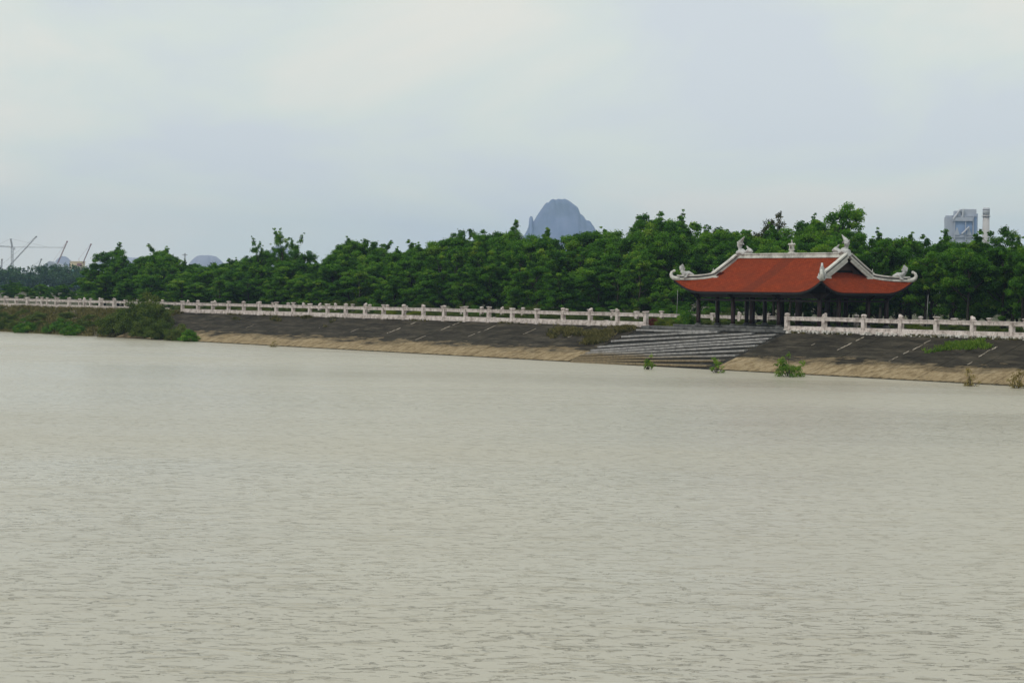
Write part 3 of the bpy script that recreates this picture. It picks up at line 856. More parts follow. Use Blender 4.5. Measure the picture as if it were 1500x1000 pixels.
def tree_meshes(seed, H=9.0, Rr=3.4, nl=9, ncl=110, per=150, size=0.24, mat='leaf', base=.14, shell=.8, spiky=5, limb=0.07):
    rng = np.random.default_rng(seed)
    C, Q, lobes = crown_points(rng, H, Rr, nl, ncl, base, shell, spiky)
    tint = np.clip(rng.normal(0.45, 0.20, len(C)), 0, 1)
    per_ = per * (Q / 0.45) ** 2
    V, F, T = leaf_cloud(rng, C, Q, per_, size, tint)
    cm = np_mesh('crown', V, F, M[mat], attr=T)
    b = MB()
    p0 = Vector((0, 0, -0.15)); top = Vector((rng.normal(0, .25), rng.normal(0, .25), H * .80))
    pts = [p0 + (top - p0) * u + Vector((rng.normal(0, .08), rng.normal(0, .08), 0)) * (u > 0) for u in (0, .2, .45, .7, 1)]
    b.tube(pts, [H * .022, H * .017, H * .013, H * .009, H * .004], 7)
    for l in lobes:
        tgt = Vector(l[:3]); q = pts[0].lerp(pts[-1], max(.08, min(.9, (l[2] - l[3] * .8) / (H * .85))))
        b.tube([q, q.lerp(tgt, .5) + Vector((0, 0, -.15)), tgt], [limb, limb * .7, limb * .35], 5)
        for k in range(3):
            a = rng.uniform(0, 6.28); e_ = tgt + Vector((math.cos(a), math.sin(a), rng.uniform(.1, .9))) * l[3] * .9
            b.tube([tgt, e_], [limb * .35, limb * .12], 4)
    tm = b.mesh('trunk', M['bark'], smooth=True)
    return tm, cm

DENSE = [tree_meshes(100 + k, Rr=3.3 + .25 * (k % 3), nl=8 + k % 4, ncl=135, per=300, size=.165, spiky=2) for k in range(9)]
LOOSE = [tree_meshes(200 + k, Rr=3.0, nl=7, ncl=84, per=230, size=.165, base=.2, shell=.62, spiky=5, limb=.08) for k in range(3)]
WISPY = [tree_meshes(300 + k, Rr=2.1, nl=6, ncl=28, per=170, size=.15, base=.25, shell=.6, spiky=8, limb=.07) for k in range(2)]
OVER = [tree_meshes(450 + k, Rr=3.7, nl=9, ncl=130, per=300, size=.165, base=.44, shell=.78, spiky=1, limb=.09) for k in range(3)]
BRONZE = tree_meshes(400, Rr=2.3, nl=6, ncl=46, per=110, size=.16, mat='leaf_brown', base=.3, shell=.7, spiky=4)

def plant_tree(name, meshes, loc, h, label, cat, group=None, rz=None, base_h=9.0, wide=1.0, parts=('trunk', 'crown')):
    k = h / base_h
    r = empty(name, loc, rt.uniform(0, 6.28) if rz is None else rz)
    r.scale = (k * wide, k * wide, k)
    tag(r, label, cat, group)
    link(parts[0], meshes[0], r); link(parts[1], meshes[1], r)
    return r

rt = random.Random(8)
TREES = [(-136.2,19.0,5.0,0),(-132.2,19.8,5.2,0),(-127.9,19.1,4.7,0),(-124.5,19.7,4.8,0),(-119.5,17.6,5.2,0),(-115.9,19.2,4.9,0),(-111.4,17.6,4.7,0),(-107.4,17.4,3.9,0),(-101.4,17.7,4.3,0),(-97.7,18.5,4.2,0),(-92.8,17.2,4.7,0),(-87.5,18.2,5.0,0),(-83.5,19.3,5.0,0),(-78.2,17.6,4.4,0),(-72.8,18.9,5.7,0),(-69.5,18.1,5.4,0),(-63.3,18.9,5.9,0),(-57.8,19.5,5.7,0),(-53.6,18.2,5.6,0),(-48.7,17.9,5.4,0),(-45.4,18.9,6.5,0),(-40.2,20.1,6.2,0),(-36.5,18.2,6.1,0),(-31.3,17.3,5.5,0),(-27.3,18.7,6.3,0),(-23.9,18.3,5.4,0),(-20.3,18.0,6.5,0),(-14.3,18.4,5.9,0),(-9.7,19.4,5.4,0),(-4.5,18.5,5.3,0),(-1.0,17.0,4.9,0),(3.4,17.1,5.4,0),(8.8,18.0,5.2,0),(12.7,19.4,5.2,0),(18.2,18.0,4.8,0),(23.7,18.5,5.2,0),(27.6,18.5,4.7,0),(-150.6,24.1,6.0,1),(-145.9,22.8,6.9,1),(-142.2,24.2,7.2,1),(-138.2,22.2,7.3,1),(-133.6,21.9,6.2,1),(-129.6,23.8,7.5,1),(-124.9,23.9,6.6,1),(-118.8,23.2,5.5,1),(-114.6,23.5,5.7,1),(-110.7,23.4,6.2,1),(-107.6,24.7,6.4,1),(-103.5,22.1,6.1,1),(-100.3,23.6,6.4,1),(-96.0,24.8,6.9,1),(-90.8,22.3,7.2,1),(-88.6,22.1,7.0,1),(-83.2,23.4,7.5,1),(-78.1,22.1,7.2,1),(-74.9,24.3,7.4,1),(-70.5,23.3,8.0,1),(-65.6,23.0,7.0,1),(-62.3,24.9,8.0,1),(-57.7,23.7,8.0,1),(-53.5,24.7,9.1,1),(-49.7,24.4,8.5,1),(-44.0,22.3,7.9,1),(-40.9,24.5,8.6,1),(-37.5,25.1,8.6,1),(-32.2,24.0,8.2,1),(-28.8,22.1,7.8,1),(-23.6,22.7,8.1,1),(-20.4,22.1,9.2,1),(-15.6,24.9,8.1,1),(-10.7,22.6,7.9,1),(-5.7,23.7,8.6,1),(-1.1,23.8,9.1,1),(1.8,23.5,8.3,1),(5.5,23.5,8.0,1),(8.8,22.7,7.7,1),(13.8,24.1,7.5,1),(19.9,23.0,7.4,1),(22.8,24.1,7.2,1),(-149.9,30.9,7.3,2),(-146.4,30.5,7.8,2),(-142.4,28.8,7.2,2),(-138.1,28.9,8.9,2),(-134.7,31.3,6.3,2),(-130.4,29.8,6.6,2),(-126.1,29.1,6.4,2),(-124.0,31.4,7.1,2),(-118.9,30.9,7.4,2),(-115.7,28.5,6.9,2),(-109.8,30.2,8.6,2),(-106.9,28.4,8.1,2),(-103.7,29.3,8.1,2),(-98.9,29.1,8.4,2),(-95.2,31.1,8.1,2),(-90.0,30.1,9.1,2),(-85.8,30.7,9.2,2),(-82.1,28.4,9.8,2),(-79.0,31.0,8.5,2),(-75.2,30.4,9.0,2),(-71.0,28.6,8.5,2),(-68.3,31.3,10.1,2),(-65.7,30.1,9.4,2),(-60.8,31.2,10.6,2),(-57.1,31.4,10.5,2),(-54.0,29.5,9.7,2),(-49.9,29.2,9.9,2),(-45.7,29.2,10.0,2),(-41.7,29.9,10.4,2),(-38.3,29.3,9.8,2),(-33.9,29.6,10.0,2),(-29.5,30.6,11.3,2),(-26.2,29.8,9.9,2),(-21.5,29.8,9.8,2),(-18.8,29.6,10.4,2),(-16.1,30.7,9.5,2),(-11.2,28.5,9.7,2),(-7.7,28.4,9.8,2),(-4.5,29.5,10.2,2),(-0.6,31.0,8.8,2),(3.1,30.0,9.0,2),(8.6,30.6,8.8,2),(11.4,30.3,8.7,2),(15.9,29.5,8.1,2),(19.4,30.5,8.9,2),(-149.7,37.0,8.7,3),(-147.0,35.6,8.3,3),(-141.8,38.4,6.8,3),(-138.1,38.1,6.8,3),(-132.4,38.1,7.5,3),(-129.9,37.8,7.3,3),(-126.1,37.4,8.2,3),(-121.7,36.7,8.3,3),(-115.8,37.7,8.1,3),(-111.1,36.2,8.0,3),(-105.8,37.9,7.6,3),(-102.7,38.1,8.9,3),(-98.3,37.2,9.1,3),(-92.9,37.8,9.3,3),(-89.5,36.2,8.7,3),(-85.8,38.3,9.2,3),(-79.4,36.0,9.2,3),(-74.9,37.1,9.3,3),(-72.7,37.8,9.6,3),(-65.8,35.5,10.4,3),(-61.2,36.9,10.3,3),(-57.6,36.2,9.8,3),(-52.0,37.2,9.2,3),(-47.2,37.6,10.2,3),(-43.8,35.9,9.2,3),(-39.5,36.5,11.1,3),(-33.9,36.4,10.1,3),(-28.4,36.9,9.5,3),(-25.6,37.9,10.1,3),(-20.3,37.0,9.6,3),(-15.7,37.5,10.0,3),(-11.5,36.8,10.9,3),(-5.3,37.9,9.7,3),(-1.2,36.5,8.8,3),(1.8,36.1,8.6,3),(7.7,36.9,7.7,3),(12.6,37.8,8.4,3),(16.1,35.8,9.0,3)]
def zone(s_):
    if s_ < -112: return 'near the left end of the wood'
    if s_ < -80: return 'left of the middle of the wood'
    if s_ < -58: return 'below the blue mountain'
    if s_ < -30: return 'between the blue mountain and the pavilion'
    if s_ < -3: return 'behind the pavilion roof'
    return 'below the grey plant and chimney'
ROWS = ('low bushy tree at the front of the wood', 'leafy tree in the middle rows of the wood', 'tall skyline tree of the wood', 'tall tree at the back of the wood')
for (s_, t_, h, row) in TREES:
    ms = rt.choice(DENSE) if row < 2 or rt.random() < .72 else rt.choice(LOOSE)
    h *= 0.965
    if s_ > -9 and row == 0: t_ += 2.2; h = 7.4 + rt.uniform(-.6, .6); ms = rt.choice(OVER)
    wide = 1.12 if row == 0 else 1.0
    wide *= max(1.0, 7.0 / h) if row == 0 else 1.12 * max(1.0, min(1.25, 8.0 / h))
    z_ = zone(s_)
    lab = ROWS[row] + ', ' + z_
    if s_ > -9 and row == 0: lab = 'overhanging shady tree at the front of the wood right of the pavilion'
    plant_tree('broadleaf_tree', ms, (s_, t_, GZ - .1), h, lab, 'tree', 'overhanging trees right of the pavilion' if lab.startswith('over') else 'trees of the wood ' + z_ + (' (front)', ' (middle)', ' (skyline)', ' (back)')[row], wide=wide)
for i in range(17):
    plant_tree('broadleaf_tree', rt.choice(DENSE), (-14 + i * 3.4 + rt.uniform(-.8, .8), 42.5 + rt.uniform(-1, 1), GZ - .1), rt.uniform(5.0, 6.2), 'low bushy tree deep in the shade at the back of the wood', 'tree', 'shaded trees at the back of the wood', wide=1.3)
for i in range(16):                                   # the wood goes on to the right
    plant_tree('broadleaf_tree', rt.choice(DENSE), (27 + (i % 8) * 4.6 + rt.uniform(-1, 1), (24 if i < 8 else 31) + rt.uniform(-1.5, 1.5), GZ - .1), rt.uniform(7.0, 8.4), 'leafy tree continuing the wood at the right picture edge', 'tree', 'trees at the right picture edge', wide=1.1)
SPECIAL = [(-149.0, 27, 9.6, LOOSE[0], 'open-crowned tree with sky showing through, left end of the wood', 1.15), (-145.5, 26, 8.6, LOOSE[1], 'loose green tree just right of the open-crowned left end tree', 1.0),
           (-135.0, 27, 9.2, DENSE[2], 'dense round dark green tree, second crown from the left', 1.25), (-131.5, 26, 8.6, DENSE[5], 'dense green tree leaning against the round crown near the left end', 1.1),
           (-107.4, 27, 9.6, WISPY[0], 'wispy thin tree poking above the wood, leftmost of three', 1.0), (-101.3, 27, 10.6, WISPY[1], 'wispy tall bare-topped tree before the small blue hill', .9), (-97.6, 27, 9.9, WISPY[0], 'wispy upright tree right of the small blue hill', 1.0),
           (-84.2, 27, 10.0, DENSE[1], 'tall rounded tree standing above its neighbours left of the middle', 1.15), (-68.1, 33, 11.4, LOOSE[2], 'tall tree with ragged top left of the blue mountain', 1.0), (-60.3, 33, 11.3, LOOSE[0], 'ragged tree at the left foot of the blue mountain', 1.0),
           (-35.1, 33, 11.8, DENSE[4], 'tallest dense tree between blue mountain and pavilion', 1.0), (-30.9, 33, 11.6, DENSE[7], 'tall dense tree left above the pavilion roof', 1.0), (-16.6, 33, 10.9, BRONZE, 'bronze-leaved sparse tree above the pavilion ridge', .9),
           (-11.4, 33, 10.7, DENSE[3], 'tall green tree above the right end of the pavilion ridge', 1.0), (-7.3, 33, 12.1, LOOSE[1], 'tallest airy tree on the skyline right of the pavilion ridge', 1.0), (12.6, 33, 9.6, LOOSE[2], 'spiky topped tree just right of the chimney', .9)]
for (s_, t_, h, ms, lab, wide) in SPECIAL:
    if s_ < -50: h *= .95
    plant_tree('broadleaf_tree', ms, (s_, t_, GZ - .1), h, lab, 'tree', wide=wide)
# trees at the bend beyond the left end of the wood
for (s_, t_, h, lab) in ((-192.5, 44, 3.2, 'low tree half hidden behind the far left trees'), (-216.5, 46, 3.4, 'low tree deep behind the far left edge'), (-208, 52, 3.6, 'low tree far back under the tower crane'), (-199, 54, 3.6, 'low tree far back under the cream block'), (-201.6, 40, 4.1, 'small green tree far left under the cranes'), (-213.0, 40, 4.0, 'small green tree at the far left edge'), (-194.8, 40, 3.6, 'low green tree left of the wood, below the cream block'), (-186.0, 30, 3.5, 'low bushy tree in front of the far left trees'),
                         (-222, 36, 4.2, 'small tree at the left picture edge'), (-180, 34, 4.2, 'small tree next to the left end of the wood'), (-172, 38, 4.8, 'mid-size tree touching the left end of the wood'), (-164, 31, 4.8, 'green tree at the foot of the open-crowned tree'), (-206, 30, 3.2, 'low tree behind the far left balustrade'), (-230, 48, 4.6, 'far small tree beyond the left picture edge')):
    plant_tree('broadleaf_tree', rt.choice(DENSE), (s_, t_, GZ - .1), h * .78, lab, 'tree', 'small trees beyond the left end of the wood', wide=2.0)

# ---------------------------------------------------------------- shrubs
def shrub_meshes(seed, mat, H=1.0, Rr=.6, ncl=26, per=60, size=.09, clump=(.13, .26), stems=8, base=.0):
    rng = np.random.default_rng(seed)
    C = []
    for k in range(ncl):
        d = rng.normal(size=3); d /= np.linalg.norm(d); d[2] = abs(d[2])
        r = rng.uniform(.45, 1.0)
        C.append((d[0] * Rr * r, d[1] * Rr * r, H * (base + .08 + (.86 - base) * d[2] * r * rng.uniform(.8, 1.1))))
    C = np.array(C); Q = rng.uniform(*clump, len(C))
    V, F, T = leaf_cloud(rng, C, Q, per * (Q / .2) ** 2, size, np.clip(rng.normal(.48, .18, len(C)), 0, 1), outw=.4)
    cm = np_mesh('foliage', V, F, M[mat], attr=T)
    b = MB()
    for k in range(stems):
        c = Vector(C[rng.integers(len(C))]); q = Vector((rng.normal(0, .05), rng.normal(0, .05), -.15))
        b.tube([q, q.lerp(c, .5) + Vector((0, 0, .05)), c], [.022, .016, .008], 5)
    return b.mesh('stems', M['bark'], smooth=True), cm
def shrub(name, ms, loc, h, label, group=None, wide=1.0, cat='shrub'):
    r = empty(name, loc, rt.uniform(0, 6.28)); r.scale = (h * wide, h * wide, h)
    tag(r, label, cat, group)
    link('stems', ms[0], r); link('foliage', ms[1], r)
    return r
BUSH = [shrub_meshes(500 + k, 'leaf_bush', Rr=.72, ncl=80, per=300, size=.044, clump=(.11, .20)) for k in range(4)]
GREENB = [shrub_meshes(520 + k, 'leaf', Rr=.75, ncl=64, per=260, size=.052, clump=(.11, .21)) for k in range(2)]
BRIGHT = [shrub_meshes(540 + k, 'leaf_bright', Rr=.75, ncl=44, per=130, size=.062, clump=(.09, .18)) for k in range(3)]
SPRIG = [shrub_meshes(550 + k, 'leaf_bright', Rr=.42, ncl=16, per=110, size=.075, clump=(.08, .15), stems=14) for k in range(2)]
DRY = [shrub_meshes(560 + k, 'leaf_dry', Rr=.55, ncl=20, per=80, size=.062, clump=(.09, .17), stems=22) for k in range(2)]
YEL = [shrub_meshes(570 + k, 'leaf_yellow', Rr=.7, ncl=40, per=130, size=.06) for k in range(2)]
RED = shrub_meshes(580, 'leaf_red', Rr=.6, ncl=30, per=80, size=.08)
# the big bush on the bank, left: several shrubs grown together
for i, (s_, t_, h, w, k) in enumerate(((-77.5, -7.0, 4.3, .80, 'tallest olive shrub of the big thicket on the left bank'), (-81.5, -8.2, 3.3, .95, 'shrub at the left of the big thicket by the water'), (-73.5, -8.4, 2.6, 1.0, 'shrub in the middle of the big thicket by the water'),
                                      (-69.5, -8.7, 2.2, 1.1, 'shrub in the right half of the big thicket'), (-84.5, -6.0, 2.6, 1.0, 'brownish shrub behind the big thicket'), (-80.4, -4.2, 4.0, .75, 'shrub of the big thicket reaching the balustrade'), (-75.2, -5.4, 3.0, .9, 'shrub at the back of the big thicket'))):
    shrub('shrub', BUSH[i % 4], (s_, t_, max(0, bank_z(t_)) - .1), h, k, 'shrubs of the big thicket', w)
shrub('shrub', BUSH[1], (-65.2, -8.9, -.05), 2.0, 'olive shrub at the right end of the big thicket', 'shrubs of the big thicket', 1.15)
shrub('shrub', GREENB[1], (-62.0, -9.2, -.05), 1.35, 'low green shrub trailing over the tan silt right of the thicket', 'shrubs of the big thicket', 1.15)
for i in range(15):
    s_ = -88.5 - i * 3.1 + rt.uniform(-.8, .8); t_ = -8.9 + rt.uniform(-.7, .5)
    shrub('shrub', (GREENB[:1] + BUSH)[rt.randrange(5)], (s_, t_, max(-.02, bank_z(t_)) - .05), rt.uniform(1.1, 1.9), 'low green shrub fringing the water below the left balustrade', 'shrubs fringing the left waterline', rt.uniform(1.1, 1.5))
for i in range(16):
    s_ = -86 - i * 3.0 + rt.uniform(-1, 1); t_ = -5.0 + rt.uniform(-1.8, 2.0)
    shrub('shrub', BUSH[rt.randrange(4)], (s_, t_, bank_z(t_) - .1), rt.uniform(.7, 1.4), 'low brownish bush on the overgrown slope below the left balustrade', 'bushes on the overgrown slope', rt.uniform(1.3, 2.0))
shrub('shrub', SPRIG[0], (14.33, -13.0, -.15), 1.55, 'slim leafy sprig standing in the water left of the stairs centre', None, .8)
shrub('shrub', SPRIG[1], (21.1, -12.5, -.15), 1.45, 'green sprig in the water at the right foot of the stairs', None, 1.0)
shrub('shrub', BRIGHT[0], (28.2, -12.4, -.1), 1.75, 'bright green round shrub standing in the water', None, .95)
shrub('shrub', DRY[0], (43.3, -11.5, -.1), 1.35, 'dry yellowish twiggy shrub in the water at right', None, .85)
shrub('shrub', DRY[1], (46.4, -10.8, -.1), 1.5, 'dry brown twiggy shrub at the right picture edge', None, .9)
shrub('shrub', DRY[0], (-42.8, -10.6, -.1), .75, 'small dry yellow-green tuft at the waterline below the long balustrade', None, 1.3)
shrub('shrub', RED, (-2.0, 2.7, GZ - .05), .95, 'dark red shrub behind the stairway end post', None, .9)
for i, (s_, t_, h) in enumerate(((-.6, 2.4, .8), (.6, 2.6, .72), (1.5, 2.2, .8), (-2.4, 3.6, .75))):
    shrub('shrub', YEL[i % 2], (s_, t_, GZ - .05), h, ('yellow-green hedge shrub next to the red shrub', 'yellow-green hedge shrub in the middle of the low hedge', 'yellow-green hedge shrub touching the tall green bush', 'yellow-green hedge shrub behind the red shrub')[i], 'yellow-green hedge left of the pavilion', 1.2)
shrub('shrub', GREENB[0], (2.1, 3.0, GZ - .05), 1.75, 'tall dark green bush at the left corner of the pavilion', None, .85)
for i in range(14):
    s_ = -100 + i * 2.1
    shrub('shrub', BUSH[i % 4], (s_, 15.4 + rt.uniform(-.4, .4), GZ - .1), rt.uniform(.9, 1.3), 'brown-green hedge shrub behind the gap in the left balustrade', 'hedge behind the balustrade gap', 1.3)
for i in range(24):
    s_ = -72 + i * 2.9
    shrub('shrub', (BUSH + GREENB)[rt.randrange(6)], (s_ + rt.uniform(-.8, .8), 15.6 + rt.uniform(-.5, .5), GZ - .1), rt.uniform(1.0, 1.9), 'low undergrowth shrub between rear balustrade and wood', 'undergrowth along the rear balustrade', 1.25)

for i in range(64):
    s_ = -104 + i * 2.45
    shrub('shrub', (BUSH + YEL)[rt.choice((0, 1, 2, 3, 0, 1, 4))], (s_ + rt.uniform(-.5, .5), 12.75 + rt.uniform(-.15, .15), GZ - .1), rt.uniform(.62, .85), 'low clipped hedge shrub in front of the rear balustrade', 'hedge in front of the rear balustrade', 2.2)

# ---------------------------------------------------------------- grass
def grass(name, pts, mat, label, blades=12, hgt=(.18, .42), spread=.14, seed=1):
    rng = np.random.default_rng(seed)
    pts = np.asarray(pts, float); n = len(pts) * blades
    base = np.repeat(pts, blades, 0) + np.c_[rng.normal(0, spread, (n, 2)), np.full(n, -.03)]
    a = rng.uniform(0, 6.283, n); h = rng.uniform(*hgt, n); lean = rng.uniform(.1, .9, n) * h
    w = rng.uniform(.012, .03, n)
    side_ = np.c_[-np.sin(a), np.cos(a), np.zeros(n)] * w[:, None]
    dirv = np.c_[np.cos(a), np.sin(a), np.zeros(n)]
    mid = base + dirv * (lean * .35)[:, None] + np.c_[np.zeros((n, 2)), h * .6]
    tip = base + dirv * lean[:, None] + np.c_[np.zeros((n, 2)), h]
    V = np.stack([base - side_, base + side_, mid + side_ * .8, tip, mid - side_ * .8], 1).reshape(-1, 3)
    o = np.arange(n)[:, None] * 5
    F = np.concatenate([np.c_[o, o + 1, o + 2, o + 4], np.c_[o + 4, o + 2, o + 3, o + 3]], 0)
    F4 = np.c_[o, o + 1, o + 2, o + 4]
    T = np.repeat(np.clip(np.repeat(rng.normal(.45, .27, len(pts)), blades) + rng.normal(0, .15, n), 0, 1), 5)
    # blades as quads with the tip folded in
    V2 = V.reshape(n, 5, 3)[:, [0, 1, 2, 3]].copy(); V2[:, 2] = V.reshape(n, 5, 3)[:, 2]
    me = np_mesh(name, V2.reshape(-1, 3), np.arange(4 * n).reshape(n, 4), M[mat], attr=np.repeat(T.reshape(n, 5)[:, 0], 4))
    return tag(link(name, me), label, 'grass', kind='stuff')
def spots(n, s0, s1, t0, t1, dens=None, seed=2):
    rng = np.random.default_rng(seed)
    S_ = rng.uniform(s0, s1, n); T_ = rng.uniform(t0, t1, n)
    k = (np.sin(S_ * .9 + 1.7 * np.sin(T_ * .8)) + np.sin(S_ * .37 + T_ * 1.1 + 2)) * .5 + rng.normal(0, .35, n)
    ok = np.ones(n, bool) if dens is None else k > dens
    return np.c_[S_, T_, GZ + T_ * SL][ok]
gp = spots(9000, -175, -79.5, -9.6, -.3, -.6, 3); gp[:, 2] += .05
grass('bank_grass', gp, 'grass', 'dry olive grass covering the overgrown slope at left', 14, (.2, .55), .18, 4)
def patch(cx_, cy_, rx, ry, n, seed, rot=0.0):
    rng = np.random.default_rng(seed)
    a = rng.uniform(0, 6.283, n); r = np.sqrt(rng.uniform(0, 1, n)) * (0.75 + .25 * np.sin(a * 3 + seed) + .15 * np.sin(a * 7))
    x = r * np.cos(a) * rx; y = r * np.sin(a) * ry
    S_ = cx_ + x * math.cos(rot) - y * math.sin(rot); T_ = np.minimum(cy_ + x * math.sin(rot) + y * math.cos(rot), -.25)
    k_ = np.sin(S_ * 2.1 + 1.7 * np.sin(T_ * 1.9 + seed)) + np.sin(T_ * 2.6 + S_ * .8 + seed) + rng.normal(0, .6, n)
    return np.c_[S_, T_, GZ + T_ * SL][k_ > -.35]
gp = np.concatenate([patch(-2.6, -2.6, 2.4, 1.8, 420, 5), patch(-1.4, -1.0, 1.6, .8, 260, 6), patch(-7.2, -2.2, 4.2, 1.6, 420, 7), patch(-2.2, -4.3, 1.5, .9, 200, 8)])
grass('bank_grass', gp, 'grass', 'olive grass growing over the slope left of the stairway', 14, (.16, .42), .12, 9)
_pt = patch(35.0, -2.2, 2.9, 1.25, 620, 10, .35)
_pt = _pt[np.sin(_pt[:, 0] * 4.1 + 2 * np.sin(_pt[:, 1] * 3)) + np.random.default_rng(5).normal(0, .6, len(_pt)) > -.5]
grass('bank_grass', _pt, 'grass_green', 'fresh green grass patch on the dark slope at right', 14, (.12, .34), .12, 11)
gp = np.concatenate([patch(-64.5, -2.0, 1.2, .5, 60, 12, -.3), patch(-57.0, -1.4, 2.2, .4, 60, 13, -.4), patch(-52.0, -.6, .8, .3, 50, 14), patch(-45.5, -2.0, 1.6, .25, 50, 15, -1.0)])
grass('bank_grass', gp, 'grass', 'scattered grass tufts on the slope below the long balustrade', 12, (.15, .4), .12, 16)
gp = np.concatenate([spots(700, -98, -79, -.9, .3, None, 18), spots(900, 17, 52, -.5, -.2, .35, 19), spots(900, -79, 0, -.5, -.2, .55, 20)])
grass('bank_grass', gp, 'grass', 'thin grass along the foot of the balustrades', 8, (.10, .26), .06, 21)

# thin poles standing on the promenade
for (s_, t_, lab, h) in ((-8.9, 12.2, 'thin leaning grey pole left of the pavilion', 3.2), (20.6, 12.0, 'thin grey pole behind the right balustrade', 3.0)):
    b = MB(); b.tube([(0, 0, 0), (.05, 0, h * .5), (.12, 0, h)], [.022, .02, .016], 8); b.lathe((0, 0, 0), [(.10, 0), (.10, .06), (.05, .10)], 8)
    o = b.build('pole', M['pole'], smooth=True); o.location = (s_, t_, GZ - .05); tag(o, lab, 'pole')

# ================================================================ far things
def hill(name, label, c, width, height, seed, peak=(0.0, 0.0), steep=1.15, jag=1.0):
    rng = np.random.default_rng(seed); n, m_ = 96, 40
    ph = rng.uniform(0, 6.28, 12); V = [(0, 0, 1.0)]
    vx, vy = [], []
    verts, faces = [], []
    for j in range(m_ + 1):
        u = j / m_
        for k in range(n):
            a = 2 * math.pi * k / n
            wob = 1 + .07 * jag * math.sin(3 * a + ph[0]) + .045 * jag * math.sin(7 * a + ph[1]) + .03 * jag * math.sin(13 * a + ph[2])
            r = u * wob
            z = (1 - u ** steep) if u < 1 else 0
            z += jag * (.022 * math.sin(9 * a + 14 * u + ph[3]) + .016 * math.sin(17 * a - 23 * u + ph[4]) + .012 * math.sin(29 * a + 31 * u + ph[5])) * (1 - u) * min(1, u * 8)
            z += jag * .020 * math.sin(6.0 * r * math.cos(a) * 4 + ph[6]) * math.cos(5.0 * r * math.sin(a) * 3 + ph[7]) * (1 - u)
            verts.append((r * math.cos(a) * width / 2 + peak[0] * (1 - u), r * math.sin(a) * width / 2 + peak[1] * (1 - u), z * height))
    for j in range(m_):
        for k in range(n):
            k2 = (k + 1) % n
            faces.append((j * n + k, (j + 1) * n + k, (j + 1) * n + k2, j * n + k2))
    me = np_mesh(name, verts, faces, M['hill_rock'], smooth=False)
    o = link(name, me, None, (c[0], c[1], GZ - 1)); tag(o, label, 'hill', kind='structure')
    return o
rt2 = (0.63, 0.776)                                   # direction to the right as seen across the river
def ridge_hill(name, label, c, prof_pts, depth, seed, jag=1.0):
    """rocky hill: an uneven crest line along the view's right direction, falling away to front and back"""
    rng = np.random.default_rng(seed)
    px_ = np.array([p[0] for p in prof_pts], float); pz_ = np.array([p[1] for p in prof_pts], float)
    nu, nv = 150, 60
    U = np.linspace(px_[0], px_[-1], nu); Vv = np.linspace(-1, 1, nv)
    crest = np.interp(U, px_, pz_)
    def fbm(a, b_):
        o = np.zeros_like(a)
        for k in range(6):
            fr = 2.0 ** k; p1, p2, p3 = rng.uniform(0, 6.28, 3)
            o += np.sin(a * fr * 1.7 + p1 + 1.1 * np.sin(b_ * fr + p2)) * np.cos(b_ * fr * 1.3 + p3) / fr ** .85
        return o
    UU, VV = np.meshgrid(U, Vv)
    w = px_[-1] - px_[0]
    hgt = crest[None, :] * np.clip(1 - np.abs(VV) ** 1.5, 0, 1)
    n_ = fbm(UU / w * 9, VV * 4)
    hgt = hgt + n_ * crest.max() * .020 * jag * (hgt > 1) + np.abs(n_) * crest.max() * .012 * jag * (hgt > 1)
    X = UU * rt2[0] + VV * depth * rt2[1]; Y = UU * rt2[1] - VV * depth * rt2[0]
    i_ = (np.arange(nv - 1)[:, None] * nu + np.arange(nu - 1)[None]).ravel()
    F = np.stack([i_, i_ + 1, i_ + nu + 1, i_ + nu], 1)
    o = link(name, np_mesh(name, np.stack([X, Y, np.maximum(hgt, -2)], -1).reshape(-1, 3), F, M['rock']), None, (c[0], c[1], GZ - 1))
    return tag(o, label, 'hill', kind='structure')
# crest points: metres to the right of the centre, metres high
ridge_hill('mountain', 'jagged limestone mountain coloured haze-blue, rising behind the wood', (-2923.5, 2478.5),
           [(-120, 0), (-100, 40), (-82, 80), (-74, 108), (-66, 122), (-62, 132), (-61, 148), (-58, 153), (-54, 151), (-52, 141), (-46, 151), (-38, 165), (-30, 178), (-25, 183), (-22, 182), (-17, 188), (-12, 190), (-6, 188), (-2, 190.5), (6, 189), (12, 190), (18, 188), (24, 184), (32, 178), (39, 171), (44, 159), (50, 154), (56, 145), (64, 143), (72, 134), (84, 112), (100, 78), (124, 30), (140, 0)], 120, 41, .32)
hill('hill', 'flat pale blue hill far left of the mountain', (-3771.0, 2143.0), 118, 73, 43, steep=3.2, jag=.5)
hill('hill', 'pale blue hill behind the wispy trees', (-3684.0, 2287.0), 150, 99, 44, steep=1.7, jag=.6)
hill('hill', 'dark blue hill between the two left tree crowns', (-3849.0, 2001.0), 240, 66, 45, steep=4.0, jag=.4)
hill('hill', 'rounded blue hill behind the factory at left', (-3920.0, 1863.0), 78, 67, 46, steep=2.2, jag=.4)

